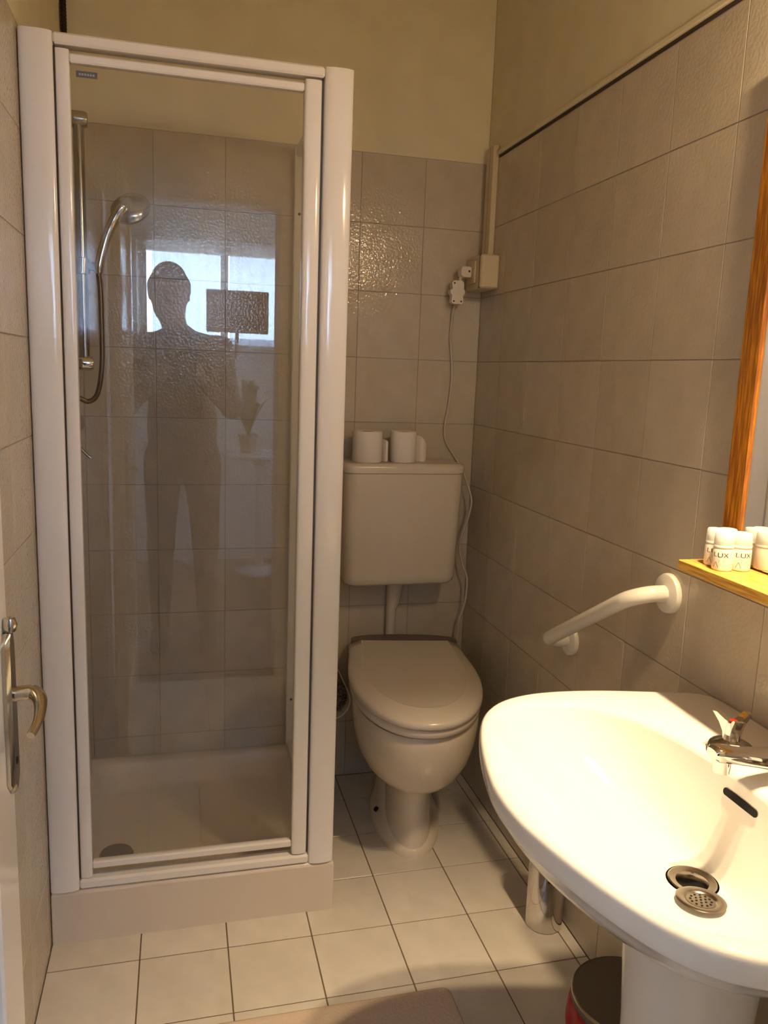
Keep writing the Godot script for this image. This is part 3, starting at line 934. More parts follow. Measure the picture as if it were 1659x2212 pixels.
	sd.lathe([Vector2(0.0, -0.002), Vector2(0.018, -0.002), Vector2(0.020, -0.0005), Vector2(0.030, 0.0012), Vector2(0.0325, 0.0016), Vector2(0.033, 0.0022), Vector2(0.031, 0.0032), Vector2(0.026, 0.0032), Vector2(0.021, 0.0022), Vector2(0.019, 0.0006), Vector2(0.010, 0.0012), Vector2(0.0, 0.0016)], 40)
	put("dish", sd, M.dull_chrome, S)
	var k := 0
	for ring in [[0.0, 1], [0.007, 6], [0.0135, 12]]:
		for i in ring[1]:
			var t: float = TAU * i / ring[1]
			var hl := MB.new()
			hl.lathe([Vector2(0.0016, 0.0), Vector2(0.0016, 0.0008), Vector2(0.0, 0.0008)], 10, Transform3D(Basis(), Vector3(ring[0] * cos(t), 0.0012 - ring[0] * 0.04, ring[0] * sin(t))))
			put("hole", hl, M.hole, S)
			k += 1
	# taps: two pillar valves and a swan-flat spout
	for sgn in [-1, 1]:
		var V := thing("basin_tap", ["chrome winged tap handle with a red dot beside the spout", "chrome winged tap handle with a blue dot beside the spout"][0 if sgn < 0 else 1], "tap", Vector3(-0.118, 0.802, BZ + sgn * 0.078))
		var rs := MB.new()
		rs.lathe([Vector2(0.033, 0.0), Vector2(0.034, 0.004), Vector2(0.031, 0.010), Vector2(0.022, 0.015), Vector2(0.013, 0.019), Vector2(0.011, 0.028), Vector2(0.0, 0.029)], 36)
		put("escutcheon", rs, M.dull_chrome, V)
		for i in 3:
			var a := TAU * i / 3.0 + 2.2
			var wing := MB.new()
			var w2 := PackedVector2Array([Vector2(0.0, 0.016), Vector2(0.011, 0.017), Vector2(0.013, 0.030), Vector2(0.019, 0.043), Vector2(0.030, 0.058), Vector2(0.024, 0.058), Vector2(0.012, 0.050), Vector2(0.0, 0.044)])
			wing.extrude(w2, -0.0065, 0.0065, Transform3D(Basis(Vector3.UP, a), Vector3.ZERO), 50.0)
			put("wing", wing, M.chrome, V)
		var hub := MB.new()
		hub.lathe([Vector2(0.011, 0.016), Vector2(0.0115, 0.035), Vector2(0.010, 0.046), Vector2(0.0, 0.048)], 20)
		put("hub", hub, M.chrome, V)
		var dot := MB.new()
		dot.lathe([Vector2(0.0055, 0.0), Vector2(0.0055, 0.0012), Vector2(0.0, 0.0015)], 16, Transform3D(Basis(), Vector3(0.0, 0.0478, 0)))
		put("dot", dot, M.red_dot if sgn < 0 else mat("blue_dot", Color(0.1, 0.2, 0.6), 0.3), V)
	var SP := thing("basin_spout", "chrome spout pointing over the washbasin bowl", "spout", Vector3(-0.085, 0.8025, BZ + 0.01))
	var sb := MB.new()
	sb.lathe([Vector2(0.027, 0.0), Vector2(0.027, 0.006), Vector2(0.021, 0.012), Vector2(0.019, 0.03), Vector2(0.017, 0.046), Vector2(0.010, 0.052), Vector2(0.0, 0.053)], 32)
	put("base", sb, M.chrome, SP)
	var sp := MB.new()
	var sr := []
	for q in [[0.010, 0.024, 0.018, 0.020], [-0.02, 0.028, 0.0175, 0.016], [-0.06, 0.034, 0.0165, 0.0125], [-0.10, 0.042, 0.0155, 0.0115], [-0.122, 0.046, 0.0155, 0.0115], [-0.131, 0.047, 0.0150, 0.0105], [-0.136, 0.047, 0.011, 0.007]]:
		var r := PackedVector3Array()
		for j in 24:
			var t := TAU * j / 24
			var cx := signf(cos(t)) * pow(absf(cos(t)), 0.7)
			var sy := signf(sin(t)) * pow(absf(sin(t)), 0.7)
			r.append(Vector3(q[0], q[1] + q[3] * sy, q[2] * cx))
		sr.append(r)
	sp.loft(sr)
	put("spout_arm", sp, M.chrome, SP)
	var ae := MB.new()
	ae.lathe([Vector2(0.0095, 0.0), Vector2(0.0115, 0.001), Vector2(0.0125, 0.012), Vector2(0.0125, 0.022)], 24, Transform3D(Basis(), Vector3(-0.118, 0.018, 0)))
	put("aerator", ae, M.chrome, SP)

# ------------------------------------------------------------------ mirror, shelf, bottles, rail, lamp
func build_right_wall() -> void:
	var mx := -0.017
	var my1 := 1.86
	var mz0 := 1.292
	var mz1 := 1.91
	var Mi := thing("wall_mirror", "pine-framed wall mirror above the washbasin", "mirror")
	put("frame_stile", boxmb(Vector3(-0.022, 1.058, mz0), Vector3(-0.0004, my1, mz0 + 0.048), 0.003), M.pine, Mi)
	put("frame_stile", boxmb(Vector3(-0.022, 1.058, mz1 - 0.048), Vector3(-0.0004, my1, mz1), 0.003), M.pine, Mi)
	put("frame_rail", boxmb(Vector3(-0.0215, my1 - 0.048, mz0 + 0.048), Vector3(-0.0004, my1, mz1 - 0.048), 0.003), M.pine_shelf, Mi)
	put("mirror_glass", boxmb(Vector3(mx, 1.058, mz0 + 0.046), Vector3(-0.010, my1 - 0.046, mz1 - 0.046)), M.mirror, Mi)
	put("backing", boxmb(Vector3(-0.0098, 1.058, mz0 + 0.046), Vector3(-0.0004, my1 - 0.046, mz1 - 0.046)), M.cardboard, Mi)
	var sh := put("pine_shelf", boxmb(Vector3(-0.1005, 1.0365, mz0 + 0.001), Vector3(-0.0004, 1.0545, mz1 + 0.02), 0.0012), M.pine_shelf)
	tag(sh, "narrow pine shelf under the mirror holding small bottles", "shelf")
	# bottles
	var proto := Node3D.new()
	var bb := MB.new()
	bb.lathe([Vector2(0.0145, 0.0), Vector2(0.0160, 0.0015), Vector2(0.0163, 0.006), Vector2(0.0163, 0.034), Vector2(0.0150, 0.0375), Vector2(0.0135, 0.0385)], 36)
	put("flask", bb, M.bottle, proto)
	var cp := MB.new()
	cp.lathe([Vector2(0.0160, 0.0386), Vector2(0.0160, 0.0415), Vector2(0.0155, 0.0425), Vector2(0.0158, 0.0435), Vector2(0.0155, 0.0450), Vector2(0.0157, 0.0460), Vector2(0.0152, 0.0600), Vector2(0.0138, 0.0620), Vector2(0.0, 0.0622)], 36)
	put("cap", cp, M.bottle_cap, proto)
	var font := SystemFont.new()
	font.font_names = PackedStringArray(["Droid Sans"])
	var tm := TextMesh.new()
	tm.font = font
	tm.text = "LUX"
	tm.font_size = 32
	tm.pixel_size = 0.00030
	tm.depth = 0.0004
	put("lettering", wrapped(tm, 0.0164, 0.0265, 1.55), M.gold_print, proto)
	var pr := MB.new()
	for l in [[0.0196, 0.011], [0.0176, 0.008], [0.0156, 0.009]]:
		pr.box(Vector3(0.002, l[0], 0), Vector3(l[1], 0.0006, 0.0002))
	for sgn in [-1, 1]:
		pr.box(Vector3.ZERO, Vector3(0.0006, 0.0095, 0.0002), 0.0, Transform3D(Basis(Vector3.BACK, sgn * 0.42), Vector3(-0.0065 + sgn * 0.0021, 0.0105, 0)))
	pr.box(Vector3(-0.0065, 0.0062, 0), Vector3(0.0086, 0.0006, 0.0002))
	put("small_print", bend(pr, 0.01645), M.gold_print, proto)
	var at := [Vector3(-0.062, 0, 1.335), Vector3(-0.071, 0, 1.368), Vector3(-0.040, 0, 1.372), Vector3(-0.043, 0, 1.338)]
	var turn := [-0.72, -0.88, -0.42, -0.7]
	var says := ["small white toiletry bottle on the shelf closest to the shelf's open end", "small white toiletry bottle closest to the shelf's front edge", "small white toiletry bottle beside the mirror glass", "small white toiletry bottle tucked in front of the mirror's pine stile"]
	for i in at.size():
		var o: Node3D = proto if i == 0 else proto.duplicate()
		o.name = numbered("toiletry_bottle")
		add_child(o)
		o.position = at[i] + Vector3(0, 1.0546, 0)
		o.rotation.y = turn[i]
		tag(o, says[i], "bottle", "small bottles on the pine shelf")
	# grab rail
	var G := thing("grab_rail", "white sloping grab rail fixed to the right wall past the shelf", "grab rail")
	var f1 := Vector3(0, 0.946, 1.135)
	var f2 := Vector3(0, 0.722, 0.757)
	for f in [f1, f2]:
		var fl := MB.new()
		fl.lathe([Vector2(0.040, 0.0), Vector2(0.040, 0.006), Vector2(0.038, 0.010), Vector2(0.030, 0.0125), Vector2(0.016, 0.013)], 40, Transform3D(Basis(Vector3.BACK, PI / 2), f + Vector3(-0.0003, 0, 0)))
		put("flange", fl, M.nylon_white, G)
	var along := (f2 - f1).normalized()
	var path := [f1 + Vector3(-0.010, 0, 0), f1 + Vector3(-0.028, 0, 0)]
	for i in 9:
		var t := PI / 2 * i / 8.0
		path.append(f1 + Vector3(-0.028 - 0.047 * sin(t), 0, 0) + along * 0.055 * (1.0 - cos(t)))
	for i in 9:
		var t := PI / 2 * i / 8.0
		path.append(f2 + Vector3(-0.028 - 0.047 * cos(t), 0, 0) - along * 0.045 * (1.0 - sin(t)))
	path.append(f2 + Vector3(-0.010, 0, 0))
	var gb := MB.new()
	gb.tube(path, 0.0165, 22)
	put("tube", gb, M.nylon_white, G)
	# twin wall lamp over the mirror
	var L := thing("wall_lamp", "small twin-bulb wall lamp above the mirror", "wall lamp", Vector3(0, 1.985, 1.645))
	put("back_plate", boxmb(Vector3(-0.022, -0.03, -0.09), Vector3(-0.0004, 0.03, 0.09), 0.006), M.chrome, L)
	var spots := [Vector3(-0.082, 1.945, 1.70), Vector3(-0.098, 1.915, 1.588)]
	for p in spots:
		var q: Vector3 = p - L.position
		var am := MB.new()
		am.tube(catmull([Vector3(-0.02, 0.0, q.z), Vector3(q.x * 0.6, 0.035, q.z), Vector3(q.x, q.y + 0.055, q.z)], 6), 0.006, 12)
		put("arm", am, M.chrome, L)
		var cup := MB.new()
		cup.lathe([Vector2(0.0, 0.058), Vector2(0.010, 0.058), Vector2(0.020, 0.045), Vector2(0.026, 0.012), Vector2(0.024, 0.012), Vector2(0.018, 0.042), Vector2(0.0, 0.05)], 28, Transform3D(Basis(), q))
		put("cup", cup, M.chrome, L)
		var bu := MB.new()
		var prof := []
		for i in 13:
			var t := -PI / 2 + PI * i / 12.0
			prof.append(Vector2(0.022 * cos(t), 0.022 * sin(t) - 0.002))
		bu.lathe(prof, 24, Transform3D(Basis(), q))
		put("bulb", bu, M.bulb, L)
		var s := SpotLight3D.new()
		s.name = "bulb_light"
		L.add_child(s, true)
		s.position = q
		s.rotation = Vector3(-PI / 2 + 0.10, 0, 0)
		s.look_at_from_position(p, p + SPOT_AIM, Vector3.FORWARD)
		s.light_color = LAMP_COLOR
		s.light_energy = SPOT_ENERGY
		s.spot_angle = SPOT_ANGLE
		s.spot_angle_attenuation = 1.0
		s.spot_attenuation = 2.0
		s.spot_range = 8.0
		s.light_size = 0.02
		s.shadow_enabled = true
		var gl := OmniLight3D.new()
		gl.name = "bulb_glow"
		L.add_child(gl, true)
		gl.position = q
		gl.light_color = LAMP_COLOR
		gl.light_energy = GLOW_ENERGY
		gl.omni_attenuation = 2.0
		gl.omni_range = 8.0
		gl.light_size = 0.02
		gl.shadow_enabled = true

func wrapped(tm: PrimitiveMesh, r: float, y: float, wide: float) -> Mesh:
	var a := tm.get_mesh_arrays()
	var vs: PackedVector3Array = a[Mesh.ARRAY_VERTEX]
	var ix: PackedInt32Array = a[Mesh.ARRAY_INDEX]
	var b := MB.new()
	for i in range(0, ix.size(), 3):
		var w := Vector3(wide, 1, 1)
		b.tri(curl(vs[ix[i]] * w, r, y), curl(vs[ix[i + 2]] * w, r, y), curl(vs[ix[i + 1]] * w, r, y), -1)
	return b.mesh()

func curl(p: Vector3, r: float, y: float) -> Vector3:
	var t := p.x / r
	return Vector3(sin(t) * (r + p.z * 0.5), p.y + y, cos(t) * (r + p.z * 0.5))

func bend(b: MB, r: float) -> MB:
	for i in b.v.size():
		b.v[i] = curl(b.v[i], r, 0.0)
	return b

# ------------------------------------------------------------------ floor things
func build_floor_things() -> void:
	var P := thing("toilet_brush_holder", "tall chrome cylinder standing on the floor behind the washbasin by the wall", "brush holder", Vector3(-0.052, 0, 0.825))
	var b := MB.new()
	b.lathe([Vector2(0.044, 0.0), Vector2(0.046, 0.002), Vector2(0.046, 0.30), Vector2(0.044, 0.303), Vector2(0.0, 0.303)], 48)
	put("canister", b, M.chrome, P)
	var hb := MB.new()
	hb.lathe([Vector2(0.014, 0.3035), Vector2(0.010, 0.312), Vector2(0.0075, 0.32), Vector2(0.0075, 0.40), Vector2(0.009, 0.41), Vector2(0.0, 0.415)], 24)
	put("brush_handle", hb, M.chrome, P)
	var B := thing("pedal_bin", "round pedal bin with dark lid and red liner beside the basin pedestal", "bin", Vector3(-0.163, 0, 1.363))
	var bb := MB.new()
	bb.lathe([Vector2(0.082, 0.0), Vector2(0.086, 0.004), Vector2(0.088, 0.02), Vector2(0.094, 0.245), Vector2(0.0, 0.245)], 48)
	put("bucket", bb, M.bin_body, B)
	var lid := MB.new()
	lid.lathe([Vector2(0.097, 0.252), Vector2(0.098, 0.2535), Vector2(0.098, 0.268), Vector2(0.0955, 0.2715), Vector2(0.080, 0.2735), Vector2(0.0, 0.276)], 56)
	put("lid", lid, M.bin_lid, B)
	var rim := MB.new()
	rim.lathe([Vector2(0.0978, 0.266), Vector2(0.0986, 0.2675), Vector2(0.0975, 0.2708), Vector2(0.0955, 0.2722)], 56, Transform3D(), false, false)
	put("lid_rim", rim, M.dull_chrome, B)
	var rings := []
	var rng := RandomNumberGenerator.new()
	rng.seed = 8
	var ph := []
	for k in 5:
		ph.append(rng.randf() * TAU)
	for l in [[0.252, 0.0955, 0.0], [0.248, 0.100, 0.6], [0.235, 0.1025, 1.0], [0.215, 0.1025, 1.2], [0.195, 0.100, 1.2], [0.18, 0.0955, 0.8]]:
		var r := PackedVector3Array()
		for j in 72:
			var t := TAU * j / 72
			var w: float = 0.0022 * (sin(t * 9 + ph[0]) + 0.7 * sin(t * 17 + ph[1]) + 0.5 * sin(t * 29 + ph[2])) * l[2]
			var dy: float = 0.010 * sin(t * 2 + ph[3]) * l[2] * (1.0 if l[0] < 0.2 else 0.2)
			r.append(Vector3((l[1] + w) * cos(t), l[0] + dy, -(l[1] + w) * sin(t)))
		rings.append(r)
	var lb := MB.new()
	lb.loft(rings, false, false)
	put("liner_bag", lb, M.red_bag, B)
	put("pedal", boxmb(Vector3(-0.125, 0.004, -0.02), Vector3(-0.08, 0.012, 0.02), 0.003), M.black, B)
	var rug := thing("bath_mat", "thin pinkish-beige bath mat lying on the floor tiles", "bath mat", Vector3(-0.62, 0, 1.22))
	var rb := MB.new()
	rb.loft([rrect(0, 0, 0.262, 0.238, 0.02, 0.0003), rrect(0, 0, 0.262, 0.238, 0.02, 0.003), rrect(0, 0, 0.257, 0.233, 0.02, 0.0052), rrect(0, 0, 0.25, 0.226, 0.02, 0.0055)])
	put("pile", rb, M.mat_cloth, rug)

# ------------------------------------------------------------------ bathroom door
func build_door() -> void:
	var D := Node3D.new()
	D.name = "door_1"
	add_child(D)
	tag(D, "white panelled door folded back along the left wall", "door", "", "structure")
	var x0 := -1.150
	var x1 := -1.110
	var z0 := 1.592
	var z1 := 2.236
	var b := MB.new()
	# stiles and rails around two sunken panels
	b.box(Vector3((x0 + x1) / 2, 1.0, z0 + 0.045), Vector3(x1 - x0, 1.98, 0.09), 0.003)
	b.box(Vector3((x0 + x1) / 2, 1.0, z1 - 0.045), Vector3(x1 - x0, 1.98, 0.09), 0.003)
	for r in [[0.01, 0.19], [0.86, 1.02], [1.87, 1.99]]:
		b.box(Vector3((x0 + x1) / 2, (r[0] + r[1]) / 2, (z0 + z1) / 2), Vector3(x1 - x0 - 0.0006, r[1] - r[0], z1 - z0 - 0.16), 0.0)
	put("leaf_frame", b, M.frame_white, D)
	put("panel", boxmb(Vector3(x0 + 0.010, 0.19, z0 + 0.09), Vector3(x1 - 0.010, 0.86, z1 - 0.09)), M.frame_white, D)
	put("panel", boxmb(Vector3(x0 + 0.010, 1.02, z0 + 0.09), Vector3(x1 - 0.010, 1.87, z1 - 0.09)), M.frame_white, D)
	for y in [0.25, 1.75]:
		var h := MB.new()
		h.lathe([Vector2(0.006, 0), Vector2(0.006, 0.08)], 12, Transform3D(Basis(), Vector3(x0 + 0.004, y, z1 + 0.004)))
		put("hinge", h, M.brass_chrome, D)
	var H := put("handle_plate", null_plate(x1), M.brass_chrome, D)
	var lv := MB.new()
	var lp := catmull([Vector3(x1 + 0.004, 1.008, 1.610), Vector3(x1 + 0.016, 1.009, 1.610), Vector3(x1 + 0.026, 1.0095, 1.611), Vector3(x1 + 0.033, 1.006, 1.619), Vector3(x1 + 0.036, 1.0, 1.632), Vector3(x1 + 0.036, 0.993, 1.650), Vector3(x1 + 0.032, 0.987, 1.668)], 5)
	var lr := []
	for i in lp.size():
		lr.append(lerpf(0.0078, 0.0042, smoothstep(0.35, 1.0, float(i) / (lp.size() - 1))))
	lv.tube(lp, lr, 16)
	put("lever", lv, M.brass_chrome, H)
	var kn := MB.new()
	kn.lathe([Vector2(0.0, -0.009), Vector2(0.006, -0.007), Vector2(0.008, 0.0), Vector2(0.006, 0.007), Vector2(0.0, 0.009)], 16, Transform3D(Basis(), Vector3(x1 + 0.006, 1.0845, 1.612)))
	put("finial", kn, M.brass_chrome, H)
	var ky := MB.new()
	ky.lathe([Vector2(0.004, 0), Vector2(0.004, 0.0008), Vector2(0, 0.0008)], 12, Transform3D(Basis(Vector3.FORWARD, PI / 2), Vector3(x1 + 0.0075, 0.935, 1.612)))
	put("keyhole", ky, M.hole, H)

func null_plate(x1: float) -> MB:      # long handle plate with pointed ends, bevelled to the door
	var b := MB.new()
	var shape := func(k: float) -> PackedVector2Array:
		return PackedVector2Array([Vector2(-0.016 * k, -0.080), Vector2(0.0, -0.080 - 0.018 * k), Vector2(0.016 * k, -0.080), Vector2(0.016 * k, 0.066), Vector2(0.009 * k, 0.080 + 0.002 * k), Vector2(-0.009 * k, 0.080 + 0.002 * k), Vector2(-0.016 * k, 0.066)])
	var rings := []
	for l in [[1.0, 0.0003], [1.0, 0.004], [0.72, 0.0078]]:
		var r := PackedVector3Array()
		for p in shape.call(l[0]):
			r.append(Vector3(x1 + l[1], 0.995 + p.y, 1.612 + p.x))
		rings.append(r)
	b.loft(rings, true, true, [1])
	return b

# ------------------------------------------------------------------ beyond the doorway
func build_beyond() -> void:
	var z1 := 4.5
	for k in 3:
		var b := MB.new()
		var x0: float = [-1.10, -0.60, 0.06][k]
		var x1: float = [-0.665, 0.04, 0.66][k]
		var rings := []
		for row in 3:
			var r := PackedVector3Array()
			var n := 120
			for i in n + 1:
				var t := float(i) / n
				r.append(Vector3(lerpf(x0, x1, t), [1.502, 1.8, 2.167][row], z1 - 0.045 + 0.014 * sin(t * 52.0 + k) + 0.007 * sin(t * 23.0 + 2.0 * k)))
			rings.append(r)
		b.loft(rings, false, false, [], false, false)
		var c := put("curtain", b, M.curtain)
		tag(c, ["sheer white curtain over the casement nearest the open sash", "sheer white curtain over the casement behind the television", "sheer white curtain over the casement farthest from the open sash"][k], "curtain", "sheer curtains")
	var rod := MB.new()
	rod.tube([Vector3(-1.22, 2.175, z1 - 0.045), Vector3(0.72, 2.175, z1 - 0.045)], 0.007, 12)
	rod.tube([Vector3(-1.21, 2.175, z1 - 0.045), Vector3(-1.21, 2.175, z1)], 0.006, 10)
	rod.tube([Vector3(0.71, 2.175, z1 - 0.045), Vector3(0.71, 2.175, z1)], 0.006, 10)
	tag(put("curtain_rod", rod, M.frame_white), "thin white curtain rod over the daylit window", "rod")
	var tv := thing("television", "small flat dark television standing before the daylit window", "television", Vector3(-0.56, 1.575, 4.28))
	put("case", boxmb(Vector3(-0.2, 0, -0.02), Vector3(0.2, 0.27, 0.02), 0.006), M.black, tv)
	put("screen", boxmb(Vector3(-0.19, 0.012, -0.0212), Vector3(0.19, 0.26, -0.02)), mat("screen_off", Color(0.02, 0.02, 0.025), 0.1), tv)
	var arm := MB.new()
	arm.tube([Vector3(0, 0.06, 0.02), Vector3(0, 0.0, 0.035), Vector3(0, -0.11, 0.09), Vector3(0, -0.15, 0.2199)], 0.012, 12)
	put("wall_arm", arm, M.black, tv)
	var tb := thing("round_table", "small round white table under the daylit window", "table", Vector3(-0.42, 0, 4.12))
	var t := MB.new()
	t.lathe([Vector2(0.0, 0.775), Vector2(0.24, 0.775), Vector2(0.25, 0.785), Vector2(0.25, 0.80), Vector2(0.245, 0.805), Vector2(0.0, 0.805)], 48)
	put("tabletop", t, M.frame_white, tb)
	var l := MB.new()
	l.lathe([Vector2(0.16, 0.0), Vector2(0.16, 0.015), Vector2(0.03, 0.04), Vector2(0.025, 0.70), Vector2(0.06, 0.7748), Vector2(0.0, 0.7748)], 32)
	put("column", l, M.frame_white, tb)
	var pl := thing("potted_plant", "leafy green plant in a clay pot on the round table", "plant", Vector3(-0.50, 0.8055, 4.12))
	var pt := MB.new()
	pt.lathe([Vector2(0.045, 0.0), Vector2(0.06, 0.10), Vector2(0.066, 0.102), Vector2(0.066, 0.12), Vector2(0.055, 0.12), Vector2(0.052, 0.10), Vector2(0.0, 0.10)], 28)
	put("pot", pt, M.terracotta, pl)
	var rng := RandomNumberGenerator.new()
	rng.seed = 12
	for i in 16:
		var a := TAU * i / 16 * 2.6
		var reach := rng.randf_range(0.08, 0.20)
		var hgt := rng.randf_range(0.16, 0.40)
		var lf := MB.new()
		var top := PackedVector3Array()
		var bot := PackedVector3Array()
		for k in 9:
			var u := k / 8.0
			var p := Vector3(cos(a) * reach * u, 0.1 + hgt * sin(u * 2.0) , sin(a) * reach * u)
			var side := Vector3(-sin(a), 0.2, cos(a)) * 0.022 * sin(PI * clampf(u * 0.95 + 0.03, 0, 1))
			top.append(p + side)
			bot.append(p - side)
		lf.loft([bot, top], false, false, [], false, false)
		put("leaf", lf, M.leaf, pl)

# ------------------------------------------------------------------ the person in the doorway (shows in the shower glass)
class Field:
	var cell := 0.01
	var lo := Vector3.ZERO
	var n := Vector3i.ZERO
	var d := PackedFloat32Array()
	func _init(a: Vector3, b: Vector3, c: float) -> void:
		cell = c
		lo = a
		n = Vector3i(((b - a) / c).ceil()) + Vector3i.ONE
		d.resize(n.x * n.y * n.z)
		d.fill(1.0)
	func bone(a: Vector3, b: Vector3, ra: float, rb: float, k := 0.03, flat := Vector3.ONE) -> void:   # flat squeezes the bone along the axes
		var m := maxf(ra, rb) / minf(flat.x, minf(flat.y, flat.z)) + k + cell * 2
		var p0 := Vector3i(((a.min(b) - Vector3.ONE * m - lo) / cell).floor()).clamp(Vector3i.ZERO, n - Vector3i.ONE)
		var p1 := Vector3i(((a.max(b) + Vector3.ONE * m - lo) / cell).ceil()).clamp(Vector3i.ZERO, n - Vector3i.ONE)
		var ab := (b - a) * flat
		var l2 := maxf(ab.length_squared(), 1e-9)
		for z in range(p0.z, p1.z + 1):
			for y in range(p0.y, p1.y + 1):
				var row := (z * n.y + y) * n.x
				for x in range(p0.x, p1.x + 1):
					var p := (lo + Vector3(x, y, z) * cell - a) * flat
					var t := clampf(p.dot(ab) / l2, 0.0, 1.0)
					var v := p.distance_to(ab * t) - lerpf(ra, rb, t)
					var o := d[row + x]
					var h := clampf(0.5 + 0.5 * (o - v) / k, 0.0, 1.0)
					d[row + x] = lerpf(o, v, h) - k * h * (1.0 - h)
	func surface(mb: MB) -> void:
		var ids := {}
		var pts := PackedVector3Array()
		var sy := n.x
		var sz := n.x * n.y
		var offs := [0, 1, sy, sy + 1, sz, sz + 1, sz + sy, sz + sy + 1]
		for z in n.z - 1:
			for y in n.y - 1:
				for x in n.x - 1:
					var i := z * sz + y * sy + x
					var a := d[i] < 0.0
					if (d[i + 1] < 0.0) == a and (d[i + sy] < 0.0) == a and (d[i + sz] < 0.0) == a and (d[i + sy + 1] < 0.0) == a and (d[i + sz + 1] < 0.0) == a and (d[i + sz + sy] < 0.0) == a and (d[i + sz + sy + 1] < 0.0) == a:
						continue
					var s := Vector3.ZERO
					var c := 0
					for q in 8:
						for ax in 3:
							if q & (1 << ax):
								continue
							var u := d[i + offs[q]]
							var w := d[i + offs[q | (1 << ax)]]
							if (u < 0.0) != (w < 0.0):
								var p := Vector3(q & 1, (q >> 1) & 1, q >> 2)
								p[ax] = u / (u - w)
								s += p
								c += 1
					ids[i] = pts.size()
					pts.append(lo + (Vector3(x, y, z) + s / c) * cell)
		var grp := mb.fresh()
		for i in ids:
			for ax in 3:
				var st: int = [1, sy, sz][ax]
				var o1: int = [sy, sz, 1][ax]
				var o2: int = [sz, 1, sy][ax]
				if not (ids.has(i - o1) and ids.has(i - o2) and ids.has(i - o1 - o2)):
					continue
				var inside := d[i] < 0.0
				if inside == (d[i + st] < 0.0):
					continue
				var q := [pts[ids[i]], pts[ids[i - o1]], pts[ids[i - o1 - o2]], pts[ids[i - o2]]]
				if inside:
					mb.quad(q[0], q[1], q[2], q[3], grp)
				else:
					mb.quad(q[3], q[2], q[1], q[0], grp)

